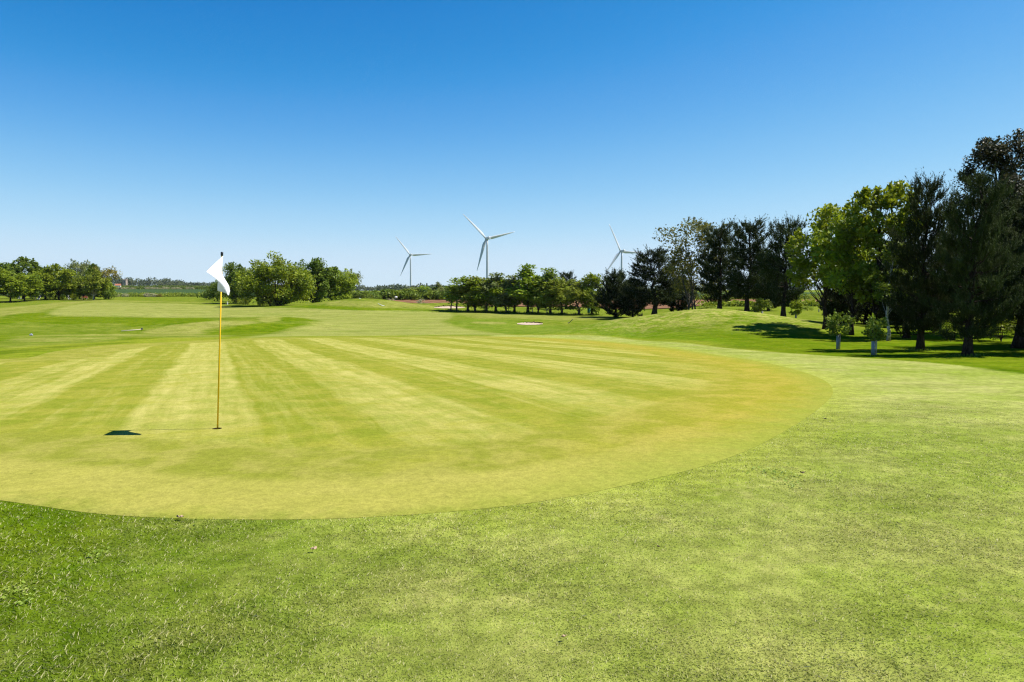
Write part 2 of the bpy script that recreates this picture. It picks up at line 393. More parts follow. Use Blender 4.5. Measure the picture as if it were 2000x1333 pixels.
# ------------------------------------------------------------------ turf colour, shared by ground and blades
def turf_group():
    g = bpy.data.node_groups.new('turf_colour', 'ShaderNodeTree')
    g.interface.new_socket('Color', in_out='OUTPUT', socket_type='NodeSocketColor')
    nt = NT(g); out = nt.node('NodeGroupOutput')
    pos = nt.node('ShaderNodeNewGeometry').outputs['Position']
    big = nt.noise(pos, 0.22, 4, 0.6, 0.4); mid = nt.noise(pos, 1.1, 4, 0.6, 0.3); fine = nt.noise(pos, 7.0, 4, 0.65)
    m2 = nt.noise(nt.scale(pos, (1, 1, 1)), 2.7, 5, 0.6, 0.8)
    vary = nt.math('ADD', nt.math('MULTIPLY', big, 0.45), nt.math('MULTIPLY', mid, 0.55))
    v = nt.remap(vary, 0.32, 0.68)
    rough = nt.mix(v, (0.074, 0.138, 0.003), (0.155, 0.200, 0.011))
    rough = nt.mix(nt.math('MULTIPLY', nt.remap(m2, 0.56, 0.76), 0.3), rough, (0.25, 0.25, 0.055))
    rough = nt.mix(nt.math('MULTIPLY', nt.remap(m2, 0.44, 0.30), 0.4), rough, (0.050, 0.105, 0.004))
    apron = nt.mix(v, (0.215, 0.275, 0.042), (0.335, 0.345, 0.115))
    m3 = nt.noise(pos, 6.5, 6, 0.75, 0.6)
    apron = nt.mix(nt.math('MULTIPLY', nt.remap(nt.math('ADD', nt.math('MULTIPLY', m2, 0.4), nt.math('MULTIPLY', m3, 0.6)), 0.50, 0.66), 0.38), apron, (0.48, 0.44, 0.19))
    fairc = nt.mix(v, (0.175, 0.220, 0.040), (0.27, 0.285, 0.078))
    # mowing passes across the fairway
    sx = nt.node('ShaderNodeSeparateXYZ'); nt.put(sx.inputs[0], pos)
    st = nt.math('SINE', nt.math('ADD', nt.math('MULTIPLY', sx.outputs[1], 1.1), nt.math('MULTIPLY', sx.outputs[0], 0.11)))
    fairc = nt.mix(nt.remap(st, -0.6, 0.6, 0.0, 0.35), fairc, (0.32, 0.325, 0.105))
    lush = nt.mix(v, (0.080, 0.160, 0.005), (0.145, 0.210, 0.012))
    dry = nt.mix(nt.remap(nt.noise(pos, 1.7, 6, 0.75, 0.8), 0.40, 0.62), (0.150, 0.225, 0.014), (0.37, 0.345, 0.115))
    collar = nt.mix(v, (0.16, 0.215, 0.014), (0.25, 0.265, 0.032))
    wob = nt.math('MULTIPLY', nt.math('SUBTRACT', m2, 0.5), 1.2)
    c = rough
    c = nt.mix(nt.math('MULTIPLY', nt.attr('dry'), nt.remap(big, 0.30, 0.55)), c, dry)
    c = nt.mix(nt.attr('lush'), c, lush)
    cw = nt.remap(nt.math('ADD', nt.attr('sg'), wob), COLLAR_W, COLLAR_W + 1.2, 1.0, 0.0)
    posy = nt.remap(sx.outputs[1], 12.0, 22.0)
    c = nt.mix(nt.math('MULTIPLY', nt.math('MULTIPLY', cw, posy), 0.85), c, collar)
    c = nt.mix(nt.remap(nt.math('ADD', nt.attr('fair'), wob), -0.3, 1.2), c, fairc)
    tn = nt.math('ADD', nt.attr('tone'), nt.math('MULTIPLY', nt.math('SUBTRACT', mid, 0.5), 0.5))
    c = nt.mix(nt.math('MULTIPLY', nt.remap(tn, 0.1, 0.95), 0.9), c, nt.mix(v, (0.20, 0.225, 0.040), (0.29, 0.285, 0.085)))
    c = nt.mix(nt.math('MULTIPLY', nt.remap(tn, -0.1, -0.95), 0.75), c, nt.mix(v, (0.050, 0.096, 0.004), (0.090, 0.135, 0.008)))
    c = nt.mix(nt.math('MULTIPLY', nt.math('MULTIPLY', nt.attr('dry'), 0.75), nt.remap(nt.noise(pos, 0.9, 5, 0.7, 1.0), 0.38, 0.58)), c, dry)
    aw = nt.math('MULTIPLY', nt.remap(nt.math('ADD', nt.attr('apron'), nt.math('MULTIPLY', wob, 0.35)), -0.15, 0.35), nt.remap(nt.math('ADD', nt.attr('ramp'), nt.math('MULTIPLY', wob, 0.55)), 0.05, 0.95))
    c = nt.mix(aw, c, apron)
    # the fringe beside the green: worn and paler on the right-hand side
    fe = nt.math('MULTIPLY', nt.math('MULTIPLY', nt.remap(nt.math('ADD', nt.attr('sg'), nt.math('MULTIPLY', nt.math('SUBTRACT', m3, 0.5), 1.3)), 1.0, -0.1, 0.0, 1.0), nt.remap(sx.outputs[0], -2.5, 1.0)), 0.6)
    c = nt.mix(fe, c, (0.305, 0.335, 0.055))
    k = nt.math('MULTIPLY', nt.remap(fine, 0.3, 0.7, 0.80, 1.18), nt.remap(nt.noise(nt.scale(pos, (0.6, 1.6, 1)), 0.9, 5, 0.7), 0.3, 0.7, 0.66, 0.88))
    kk = nt.node('ShaderNodeCombineXYZ')
    for i, w_ in enumerate((0.985, 0.985, 0.90)): nt.put(kk.inputs[i], nt.math('MULTIPLY', k, w_))
    c = nt.mix(1.0, c, kk.outputs[0], 'MULTIPLY')
    nt.l.new(c, out.inputs[0]); return g
TURF = turf_group()

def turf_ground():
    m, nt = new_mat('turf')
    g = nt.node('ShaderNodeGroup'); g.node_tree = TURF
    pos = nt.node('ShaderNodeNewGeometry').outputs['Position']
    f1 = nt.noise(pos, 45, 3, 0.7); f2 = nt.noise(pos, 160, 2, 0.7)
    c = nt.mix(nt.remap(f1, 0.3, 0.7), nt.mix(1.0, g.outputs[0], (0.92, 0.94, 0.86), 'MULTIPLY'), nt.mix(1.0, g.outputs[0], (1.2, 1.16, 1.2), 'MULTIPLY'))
    # shade between the modelled blades painted into the ground colour, fading with distance
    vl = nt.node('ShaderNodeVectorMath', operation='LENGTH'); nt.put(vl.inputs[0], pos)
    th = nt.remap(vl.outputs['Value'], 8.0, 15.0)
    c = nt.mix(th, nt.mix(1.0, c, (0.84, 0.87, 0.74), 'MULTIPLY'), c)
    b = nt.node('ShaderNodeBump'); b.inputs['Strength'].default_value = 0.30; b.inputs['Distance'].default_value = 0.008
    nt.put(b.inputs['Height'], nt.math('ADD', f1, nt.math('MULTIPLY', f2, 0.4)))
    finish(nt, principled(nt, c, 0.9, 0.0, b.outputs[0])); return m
def turf_blades():
    m, nt = new_mat('grass_blades')
    g = nt.node('ShaderNodeGroup'); g.node_tree = TURF
    r = nt.attr('rnd'); tip = nt.attr('tip')
    c = nt.mix(r, nt.mix(1.0, g.outputs[0], (0.92, 1.06, 0.6), 'MULTIPLY'), nt.mix(1.0, g.outputs[0], (2.0, 1.85, 2.1), 'MULTIPLY'))
    c = nt.mix(nt.remap(r, 0.74, 0.95, 0.0, 0.8), c, (0.50, 0.46, 0.24))
    p = principled(nt, c, 0.6, 0.12)
    t = nt.node('ShaderNodeBsdfTranslucent'); nt.put(t.inputs['Color'], c)
    ms = nt.node('ShaderNodeMixShader'); ms.inputs[0].default_value = 0.33
    nt.l.new(p, ms.inputs[1]); nt.l.new(t.outputs[0], ms.inputs[2]); finish(nt, ms.outputs[0]); return m

def green_mat():
    m, nt = new_mat('putting_turf')
    pos = nt.node('ShaderNodeNewGeometry').outputs['Position']; sg = nt.attr('sg')
    sx = nt.node('ShaderNodeSeparateXYZ'); nt.put(sx.inputs[0], pos)
    big = nt.noise(pos, 0.35, 4, 0.55, 0.5); mid = nt.noise(pos, 1.6, 5, 0.6, 0.4); fine = nt.noise(pos, 14, 5, 0.7)
    # mowing passes run away from the camera, slightly to the left
    wob = nt.math('MULTIPLY', nt.math('SUBTRACT', nt.noise(pos, 0.5, 2), 0.5), 0.35)
    u = nt.math('ADD', nt.math('ADD', nt.math('MULTIPLY', sx.outputs[0], 0.917), nt.math('MULTIPLY', sx.outputs[1], 0.399)), wob)
    ph = nt.math('FRACT', nt.math('DIVIDE', nt.math('ADD', u, 0.35 + 30.0), 3.0))
    tri = nt.math('ABSOLUTE', nt.math('SUBTRACT', ph, 0.5))        # 0 centre of dark .. 0.5 centre of light
    light = nt.remap(tri, 0.20, 0.28)
    sub = nt.math('SINE', nt.math('MULTIPLY', u, 11.5))
    light = nt.math('ADD', nt.math('MULTIPLY', light, 0.54), nt.math('MULTIPLY', nt.math('MULTIPLY', sub, 0.08), nt.remap(mid, 0.35, 0.6)))
    nearf = nt.remap(sx.outputs[1], 15.0, 8.0)
    inner = nt.math('MULTIPLY', nt.remap(nt.math('ADD', sg, nt.math('MULTIPLY', wob, 0.6)), -2.3, -2.0, 1.0, 0.0), nt.math('SUBTRACT', 1.0, nt.math('MULTIPLY', nearf, nt.remap(sg, -4.0, -2.0, 0.20, 0.45))))
    wv = nt.math('ADD', nt.math('MULTIPLY', sx.outputs[0], -0.399), nt.math('MULTIPLY', sx.outputs[1], 0.917))
    cv = nt.node('ShaderNodeCombineXYZ'); nt.put(cv.inputs[0], nt.math('MULTIPLY', u, 5.0)); nt.put(cv.inputs[1], nt.math('MULTIPLY', wv, 0.16))
    streak = nt.noise(cv.outputs[0], 1.0, 5, 0.7)
    light = nt.math('ADD', light, nt.remap(streak, 0.3, 0.7, -0.28, 0.28))
    wn = nt.node('ShaderNodeTexWhiteNoise', noise_dimensions='1D'); nt.put(wn.inputs['W'], nt.math('FLOOR', nt.math('MULTIPLY', nt.math('ADD', u, 40.0), 1.9)))
    light = nt.math('ADD', light, nt.remap(wn.outputs['Value'], 0.0, 1.0, -0.17, 0.17, smooth=False))
    light = nt.math('MULTIPLY', light, inner)
    light = nt.math('MULTIPLY', light, nt.remap(big, 0.2, 0.55, 0.45, 1.0), clamp=True)
    dark = nt.mix(nt.remap(mid, 0.36, 0.64), (0.205, 0.250, 0.026), (0.285, 0.295, 0.045))
    pale = nt.mix(nt.remap(mid, 0.36, 0.64), (0.40, 0.41, 0.105), (0.50, 0.475, 0.155))
    c = nt.mix(light, dark, pale)
    # perimeter passes, slightly scorched on the right
    ring = nt.remap(sg, -2.4, -2.0)
    scorch = nt.math('MULTIPLY', nt.remap(nt.math('ADD', sx.outputs[0], nt.math('MULTIPLY', sx.outputs[1], 0.05)), -1.0, 4.5), nt.remap(sg, -3.6, -0.8))
    c = nt.mix(nt.math('MULTIPLY', ring, 0.55), c, nt.mix(nt.remap(mid, 0.4, 0.6), (0.25, 0.265, 0.045), (0.33, 0.325, 0.085)))
    c = nt.mix(nt.math('MULTIPLY', scorch, 0.8), c, nt.mix(nt.remap(mid, 0.35, 0.65), (0.300, 0.298, 0.031), (0.388, 0.336, 0.056)))
    # yellow-green wear
    c = nt.mix(nt.math('MULTIPLY', nt.remap(nt.noise(pos, 0.8, 4, 0.6, 1.0), 0.5, 0.68), 0.5), c, (0.30, 0.315, 0.040))
    front = nt.math('MULTIPLY', nt.remap(sg, -1.15, -0.9), nt.remap(sx.outputs[1], 9.0, 5.5))
    c = nt.mix(nt.math('MULTIPLY', front, 0.7), c, (0.375, 0.365, 0.085))
    c = nt.mix(nt.math('MULTIPLY', nt.remap(nt.noise(pos, 8.0, 2, 0.5, 0.5), 0.70, 0.76), 0.35), c, (0.13, 0.15, 0.03))
    eg = nt.math('MULTIPLY', nt.remap(nt.math('ADD', sg, nt.math('MULTIPLY', nt.math('SUBTRACT', nt.noise(pos, 5, 5, 0.7), 0.5), 0.9)), -0.32, 0.10), nt.remap(sx.outputs[0], -1.0, 1.0, 0.7, 0.15))
    soft = nt.math('MULTIPLY', nt.math('MULTIPLY', nt.remap(nt.math('ADD', sg, nt.math('MULTIPLY', nt.math('SUBTRACT', nt.noise(pos, 3.0, 5, 0.7), 0.5), 1.2)), -1.0, 0.15), nt.remap(sx.outputs[0], -1.5, 1.5)), 0.7)
    c = nt.mix(soft, c, (0.255, 0.315, 0.05))
    c = nt.mix(eg, c, nt.mix(nt.remap(mid, 0.4, 0.6), (0.19, 0.245, 0.03), (0.25, 0.275, 0.055)))
    f2 = nt.noise(pos, 60, 3, 0.7)
    k = nt.math('MULTIPLY', nt.remap(fine, 0.28, 0.72, 0.63, 0.82), nt.math('MULTIPLY', nt.remap(f2, 0.25, 0.75, 0.84, 1.16), nt.remap(nt.noise(pos, 190, 3, 0.8), 0.25, 0.75, 0.78, 1.22)))
    kk = nt.node('ShaderNodeCombineXYZ')
    for i, w_ in enumerate((1.035, 0.985, 0.92)): nt.put(kk.inputs[i], nt.math('MULTIPLY', k, w_))
    c = nt.mix(1.0, c, kk.outputs[0], 'MULTIPLY')
    b = nt.node('ShaderNodeBump'); b.inputs['Strength'].default_value = 0.25; b.inputs['Distance'].default_value = 0.01; nt.put(b.inputs['Height'], f2)
    finish(nt, principled(nt, c, 0.9, 0.0, b.outputs[0])); return m

def field_mat(name, lo, hi, rows, ang, rowamt=0.5):
    m, nt = new_mat(name)
    pos = nt.node('ShaderNodeNewGeometry').outputs['Position']
    sx = nt.node('ShaderNodeSeparateXYZ'); nt.put(sx.inputs[0], pos)
    u = nt.math('ADD', nt.math('MULTIPLY', sx.outputs[0], math.cos(ang) * rows), nt.math('MULTIPLY', sx.outputs[1], math.sin(ang) * rows))
    s = nt.math('ADD', nt.math('MULTIPLY', nt.math('SINE', u), 0.5 * rowamt), nt.math('MULTIPLY', nt.noise(nt.scale(pos, (1, 0.3, 1)), 0.25, 5, 0.65), 1.0))
    c = nt.mix(nt.remap(s, 0.2, 0.8), lo, hi)
    b = nt.node('ShaderNodeBump'); b.inputs['Strength'].default_value = 0.5; b.inputs['Distance'].default_value = 0.15; nt.put(b.inputs['Height'], nt.noise(pos, 3.0, 3))
    finish(nt, principled(nt, c, 0.95, 0.05, b.outputs[0])); return m

# ------------------------------------------------------------------ ground sheet
def build_ground():
    th = np.concatenate([np.radians(np.linspace(-180, -52, 65))[:-1], np.radians(np.linspace(-52, -44, 30))[:-1], np.radians(np.linspace(-44, 44, 400)),
                         np.radians(np.linspace(44, 52, 30))[1:], np.radians(np.linspace(52, 180, 65))[1:-1]])
    r = np.concatenate([np.exp(np.linspace(math.log(0.4), math.log(2.2), 14))[:-1], np.exp(np.linspace(math.log(2.2), math.log(260), 520))[:-1], np.exp(np.linspace(math.log(260), math.log(4200), 90))])
    nt_, nr = len(th), len(r)
    TH, RR = np.meshgrid(th, r)
    X = RR * np.sin(TH); Y = RR * np.cos(TH); Z = H(X, Y)
    z = zones(X, Y)
    V = np.stack([X, Y, Z], -1).reshape(-1, 3)
    i, j = np.meshgrid(np.arange(nr - 1), np.arange(nt_), indexing='ij')
    j2 = (j + 1) % nt_
    F = np.stack([i * nt_ + j, (i + 1) * nt_ + j, (i + 1) * nt_ + j2, i * nt_ + j2], -1).reshape(-1, 4)
    sg = z['sg'].ravel()
    F = F[~(sg[F] < -0.7).all(1)]
    # close the small disc under the tripod point
    c = len(V); V = np.vstack([V, [[0, 0, float(H(0.0, 0.2))]]])
    A = {k: np.append(v.ravel(), v.ravel()[0]) for k, v in z.items()}
    ring = np.arange(nt_); tri = np.stack([ring, np.roll(ring, -1), np.full(nt_, c), np.full(nt_, c)], -1)
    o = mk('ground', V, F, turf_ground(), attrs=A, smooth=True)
    tag(o, 'mown rough and fairway grass rolling away to the horizon', 'ground', kind='structure')
    return o
build_ground()

def build_green():
    n = 640; c = CUP[:2]; ang = np.linspace(0, 2 * math.pi, n, endpoint=False)
    D = np.stack([np.cos(ang), np.sin(ang)], -1); rad = np.zeros(n)
    P = GREEN; Q = np.roll(P, -1, 0); E = Q - P
    for k in range(n):
        d = D[k]; den = d[0] * E[:, 1] - d[1] * E[:, 0]; den = np.where(abs(den) < 1e-12, 1e-12, den)
        w = P - c; t = (w[:, 0] * E[:, 1] - w[:, 1] * E[:, 0]) / den; s = (w[:, 0] * d[1] - w[:, 1] * d[0]) / den
        ok = (t > 0) & (s >= -1e-9) & (s <= 1 + 1e-9); rad[k] = t[ok].min() if ok.any() else 1
    f = np.linspace(0, 1, 110) ** 1.35
    RR = 0.054 + (rad[None, :] - 0.054) * f[:, None]
    X = c[0] + RR * D[None, :, 0]; Y = c[1] + RR * D[None, :, 1]
    Z = H(X, Y) + 0.006
    Z[-1] -= 0.004
    sg = sdist(X, Y, GREEN)
    i, j = np.meshgrid(np.arange(len(f) - 1), np.arange(n), indexing='ij'); j2 = (j + 1) % n
    F = np.stack([i * n + j, (i + 1) * n + j, (i + 1) * n + j2, i * n + j2], -1).reshape(-1, 4)
    o = mk('putting_green', np.stack([X, Y, Z], -1).reshape(-1, 3), F, green_mat(), attrs={'sg': np.clip(sg, -12, 2).ravel()}, smooth=True)
    tag(o, 'closely mown putting green with pale and dark mowing stripes', 'putting green', kind='structure')
build_green()

def patch(name, label, cat, pix_or_xy, mat, lift, nu=40, nv=24, dome=0.0):
    """sheet over terrain: quad strip between a far line and a near line of (x,y) points"""
    far, near = pix_or_xy
    def res(L):
        L = np.asarray(L, float); t = np.linspace(0, 1, len(L)); q = np.linspace(0, 1, nu); return np.stack([np.interp(q, t, L[:, k]) for k in range(2)], -1)
    A, B = res(far), res(near); t = np.linspace(0, 1, nv)[:, None, None]
    P = A[None] * (1 - t) + B[None] * t
    Z = H(P[..., 0], P[..., 1]) + lift
    if dome: Z = Z + dome * np.sin(np.pi * t[..., 0]) * np.sin(np.pi * np.linspace(0, 1, nu))[None]
    V = np.concatenate([P, Z[..., None]], -1).reshape(-1, 3)
    i, j = np.meshgrid(np.arange(nv - 1), np.arange(nu - 1), indexing='ij')
    F = np.stack([i * nu + j, (i + 1) * nu + j, (i + 1) * nu + j + 1, i * nu + j + 1], -1).reshape(-1, 4)
    o = mk(name, V, F, mat, smooth=True)
    return tag(o, label, cat, kind='structure')

def XY(px, Y): return ((px - 1000) / FPX * Y, Y)
M['plough'] = field_mat('ploughed_soil', (0.130, 0.064, 0.030), (0.200, 0.106, 0.054), 2.2, 0.25, 0.35)
M['crop'] = field_mat('young_crop', (0.024, 0.050, 0.012), (0.046, 0.078, 0.020), 1.2, 0.2, 0.3)
M['sand'] = simple('bunker_sand', (0.40, 0.31, 0.23), 0.95, 0.05, 0.12, 3.0)
M['pasture'] = field_mat('pasture', (0.06, 0.10, 0.02), (0.10, 0.14, 0.03), 0.3, 1.2, 0.3)
patch('ploughed_field', 'strip of bare reddish ploughed soil behind the plantation', 'ploughed field',
      ([XY(690, 186), XY(900, 186), XY(1100, 186), XY(1300, 186), XY(1500, 190), XY(1760, 180), XY(2100, 180)], [XY(690, 160), XY(800, 134), XY(900, 131), XY(1100, 130), XY(1300, 116), XY(1500, 108), XY(1760, 108), XY(2100, 108)]), M['plough'], 0.12, 90, 30)
patch('crop_field', 'dark green crop field beyond the left fairway', 'crop field',
      ([XY(-200, 640), XY(230, 640), XY(430, 640), XY(700, 660), XY(1000, 640), XY(1500, 560), XY(2200, 560)], [XY(-200, 262), XY(230, 262), XY(430, 262), XY(700, 215), XY(1000, 215), XY(1500, 215), XY(2200, 215)]), M['crop'], 0.2, 80, 40)

print('terrain done; cup at', CUP, 'green y', GREEN[:, 1].min(), GREEN[:, 1].max(), 'x', GREEN[:, 0].min(), GREEN[:, 0].max())

# sand bunkers: a bed of sand in the slope under an eroded turf lip
M['lip'] = simple('eroded_lip', (0.075, 0.065, 0.022), 0.95, 0.0, 0.5, 3.0)
def bunker(label, px0, px1, py_far, py_near, seed, lip_h, lip_span):
    g = np.random.default_rng(seed); far = []; near = []
    for t in np.linspace(0, 1, 25):
        px = px0 + (px1 - px0) * t; w = math.sin(math.pi * min(max(t, 0.03), 0.97)) ** 0.5
        m = py_far * 0.45 + py_near * 0.55
        a = hit(px, m + (py_far - m) * w * g.uniform(0.45, 1.1)); b_ = hit(px, m + (py_near - m) * w * g.uniform(0.85, 1.08))
        far.append(a[:2]); near.append(b_[:2])
    o = patch('sand_bunker', label, 'bunker', (far, near), M['sand'], 0.03, 60, 10)
    V = []; F = []; n = 60; fa = np.array(far)
    for k in range(n):
        t = lip_span[0] + (lip_span[1] - lip_span[0]) * k / (n - 1); q = np.array([np.interp(t, np.linspace(0, 1, 25), fa[:, c]) for c in (0, 1)])
        e = math.sin(math.pi * k / (n - 1)) ** 0.5; hgt = lip_h * e * g.uniform(0.55, 1.25); z = float(H(q[0], q[1]))
        dy = 0.25 * g.uniform(0.6, 1.4)
        V += [(q[0], q[1] - 0.02, z - 0.05), (q[0], q[1] - 0.10 * e - 0.02, z + hgt * 0.75), (q[0], q[1] - 0.04 * e, z + hgt), (q[0], q[1] + dy + 0.3, z + hgt * 0.85), (q[0], q[1] + dy + 1.5, z - 0.05)]
    for k in range(n - 1):
        for c in range(4): F.append((k * 5 + c, k * 5 + c + 1, k * 5 + 5 + c + 1, k * 5 + 5 + c))
    lo = mk('turf_lip', V, F, M['lip'], o, smooth=False)
    return o
bunker('small pale sand bunker below the grassy mound', 1010, 1060, 630.5, 635.5, 4, 0.14, (0.25, 1.25))
bunker('long pale sand bunker left of the plantation trunks', 848, 908, 598.5, 603.0, 5, 0.20, (-0.1, 1.0))

# ------------------------------------------------------------------ foreground grass blades
def build_grass():
    N = 680000
    r = 1.35 * np.exp(rng.random(N) ** 0.85 * math.log(17 / 1.35)); th = np.radians(rng.uniform(-50, 50, N))
    x = r * np.sin(th); y = r * np.cos(th)
    sg = sdist(x, y, GREEN)
    ap0 = sdist(x, y, APRON)
    keep = (sg > np.where(x > -0.5 + 0.5 * rng.normal(size=N), -1.0 * rng.random(N) ** 2.0, -0.07 * rng.random(N) ** 2)) & (rng.random(N) > ss(r, 9, 17))
    x, y, r, sg = x[keep], y[keep], r[keep], sg[keep]; n = len(x)
    Z = zones(x, y)
    aw = np.clip(Z['apron'] * 2 + 0.5, 0, 1) * Z['ramp']
    # taller and shaggier patches
    pn = np.sin(x * 2.1 + 1.7 * np.sin(y * 1.3)) * np.sin(y * 2.7 + 1.1 * np.sin(x * 1.9))
    hgt = (0.0115 + 0.004 * pn) * (1 - 0.42 * aw) * rng.uniform(0.5, 1.4, n)
    wid = np.maximum(0.0014, r * 0.00038) * (1 + 0.25 * aw) * rng.uniform(0.7, 1.5, n)
    long = rng.random(n) < 0.012; hgt[long] *= 1.7
    hgt *= (1 - 0.75 * ss(r, 8, 16)) * np.where(sg < 0.03, 0.6, 1.0)
    lean = rng.uniform(0.7, 2.4, n) * (1 + 0.15 * aw)
    la = rng.uniform(0, 2 * math.pi, n) * 0.8 + 0.8; ang = la + math.pi / 2 + rng.normal(size=n) * 0.35
    z = H(x, y)
    wx, wy = np.cos(ang) * wid, np.sin(ang) * wid
    lx, ly = np.cos(la) * hgt * lean, np.sin(la) * hgt * lean
    V = np.zeros((n, 4, 3)); 
    V[:, 0] = np.stack([x - wx, y - wy, z - 0.002], -1); V[:, 1] = np.stack([x + wx, y + wy, z - 0.002], -1)
    V[:, 2] = np.stack([x + lx * 0.45 + wx * 0.8, y + ly * 0.45 + wy * 0.8, z + hgt * 0.62], -1)
    V[:, 3] = np.stack([x + lx, y + ly, z + hgt * 0.95], -1)
    b = (np.arange(n) * 4)[:, None]
    F = np.concatenate([b + np.array([[0, 1, 2]]), b + np.array([[0, 2, 3]])], 0)
    A = {k: np.repeat(v, 4) for k, v in Z.items()}
    A['rnd'] = np.repeat(rng.random(n), 4); A['tip'] = np.tile([0, 0, .6, 1.], n)
    o = mk('grass', V.reshape(-1, 3), F, turf_blades(), attrs=A)
    tag(o, 'short mown grass blades of the foreground rough and apron', 'grass', kind='stuff')
build_grass()

# ------------------------------------------------------------------ trees
def tubes_np(segs, sides=5):
    """list of (pts, radii) -> V, F"""
    b = MB()
    for p, r in segs: b.tube(p, r, sides, cap=False)
    return b

def leaf_quads(P, D, N, L, W, rnd):
    """diamond leaves at P along D, width along cross(D,N)"""
    D = D / (np.linalg.norm(D, axis=1, keepdims=True) + 1e-9)
    S = np.cross(D, N); S /= (np.linalg.norm(S, axis=1, keepdims=True) + 1e-9)
    n = len(P); V = np.zeros((n, 4, 3)); L = L[:, None]; W = W[:, None]
    V[:, 0] = P; V[:, 1] = P + D * L * 0.45 + S * W * 0.5; V[:, 2] = P + D * L; V[:, 3] = P + D * L * 0.5 - S * W * 0.5
    F = (np.arange(n) * 4)[:, None] + np.array([[0, 1, 2, 3]])
    return V.reshape(-1, 3), F, np.repeat(rnd, 4)

def broadleaf(name, seed, Hh, Rr, cb, nclump, nleaf, leaf, leafm, barkm, shape='round', stems=1, clump=0.28, lean=(0, 0), trunk_r=None, droop=0.0, spray=0.0, sprays=0.18, jit=0.5, spl=0.75):
    """Empty with trunk and crown; nominal height Hh, crown radius Rr, crown base cb"""
    g = np.random.default_rng(seed); root = empty(name, (0, 0, 0))
    tr = trunk_r or Hh * 0.018
    a = (Hh - cb) / 2; cz = cb + a
    ph = g.uniform(0, 6.28, (6, 3)); fr = g.uniform(1.5, 4.2, (6, 3))
    C = []
    while len(C) < nclump:
        d = g.normal(size=3); d /= np.linalg.norm(d)
        rad = g.uniform(0.28, 1.0) ** 0.55
        lump = 1 + 0.20 * sum(math.sin(fr[k] @ d * 1.0 + ph[k, 0]) for k in range(6)) / 2.4
        p = d * rad * lump
        t = (p[2] + 1) / 2
        if shape == 'cone': w = 1.15 * (1 - max(t, 0) * 0.82) * (0.6 + 0.4 * min(1, t / 0.2))
        elif shape == 'vase': w = 0.55 + 0.55 * t
        elif shape == 'column': w = 0.9
        else: w = 1.0
        q = np.array([p[0] * Rr * w, p[1] * Rr * w, cz + p[2] * a * (0.98 if lump > 1 else 1.0)])
        q[:2] += np.array(lean) * max(q[2] - cb * 0.5, 0)
        C.append(q)
    C = np.array(C)
    b = MB(); stemtops = []
    for s in range(stems):
        off = np.array([0, 0.0]) if stems == 1 else g.normal(size=2) * Rr * 0.13
        spread = np.array([0, 0.]) if stems == 1 else g.normal(size=2) * Rr * 0.22
        top = Hh * (0.86 if shape != 'round' else 0.72)
        pts = []; rad = []
        for k in range(8):
            t = k / 7; z = -0.15 + (top + 0.15) * t
            w = g.normal(size=2) * 0.012 * Hh * min(1, t * 2)
            xy = off + spread * t + w + np.array(lean) * max(z - cb * 0.5, 0)
            pts.append((xy[0], xy[1], z)); rad.append(tr * (1.45 if k == 0 else 1.0) * (1 - 0.80 * t) / (1 if stems == 1 else 1.3))
        b.tube(pts, rad, 8); stemtops.append(np.array(pts))
    for c in C:
        S = stemtops[g.integers(len(stemtops))]
        hd = np.linalg.norm(c[:2] - S[0, :2]); zb = max(c[2] - 0.35 * a - 0.75 * hd, cb * 0.72)
        zb = min(zb, S[-1, 2] * 0.97); k = np.interp(zb, S[:, 2], np.arange(len(S))); i = int(min(k, len(S) - 2))
        p0 = S[i] + (S[i + 1] - S[i]) * (k - i); m = (p0 + c) / 2 + np.array([0, 0, -0.08 * hd]) + g.normal(size=3) * 0.05 * hd
        r0 = tr * 0.30 * (1 - 0.6 * zb / Hh)
        b.tube([p0, m, c], [r0, r0 * 0.6, r0 * 0.2], 4, cap=False)
        for q in range(3):
            e = c + g.normal(size=3) * clump * Rr * np.array([.6, .6, 0.5]); b.tube([m * 0.3 + c * 0.7, e], [r0 * 0.3, r0 * 0.1], 3, cap=False)
    b.build('trunk', barkm, root)
    n = nleaf; ci = g.integers(0, nclump, n); cs = clump * Rr * g.uniform(0.65, 1.35, nclump)
    G = g.normal(size=(n, 3)); G /= np.linalg.norm(G, axis=1, keepdims=True); G *= (g.random(n) ** 0.45)[:, None]
    P = C[ci] + G * cs[ci][:, None] * np.array([1.05, 1.05, 0.85])
    ns = int(n * sprays)          # leafy shoots standing out of the crown
    if ns:
        nsp = max(4, int(nclump * 1.3)); sc = g.integers(0, nclump, nsp)
        o_ = C[sc] - np.array([0, 0, cz]); o_ /= np.linalg.norm(o_, axis=1, keepdims=True) + 1e-9
        sd = o_ * 0.55 + np.array([0.12, 0, 0.75]) + g.normal(size=(nsp, 3)) * 0.25; sd /= np.linalg.norm(sd, axis=1, keepdims=True)
        sl = clump * Rr * spl * g.uniform(0.7, 1.6, nsp); si = g.integers(0, nsp, ns); uu = g.random(ns)
        P[:ns] = C[sc[si]] + sd[si] * (sl[si] * (0.35 + 0.8 * uu))[:, None] + g.normal(size=(ns, 3)) * (leaf * 0.55 * (1.3 - uu))[:, None]
    P[:, 2] = np.maximum(P[:, 2], 0.12 + 0.1 * g.random(n))
    out = P - np.array([0, 0, cz]); out /= np.linalg.norm(out, axis=1, keepdims=True) + 1e-9
    D = out * 0.6 + g.normal(size=(n, 3)) * 0.8 + np.array([0, 0, -droop]); Nn = out * 0.7 + np.array([0.15, 0, 0.6]) + g.normal(size=(n, 3)) * jit
    L = leaf * g.uniform(0.7, 1.35, n); W = L * g.uniform(0.5, 0.8, n)
    cr = g.random(nclump)
    rnd = np.clip(cr[ci] * 0.55 + g.random(n) * 0.45, 0, 1)
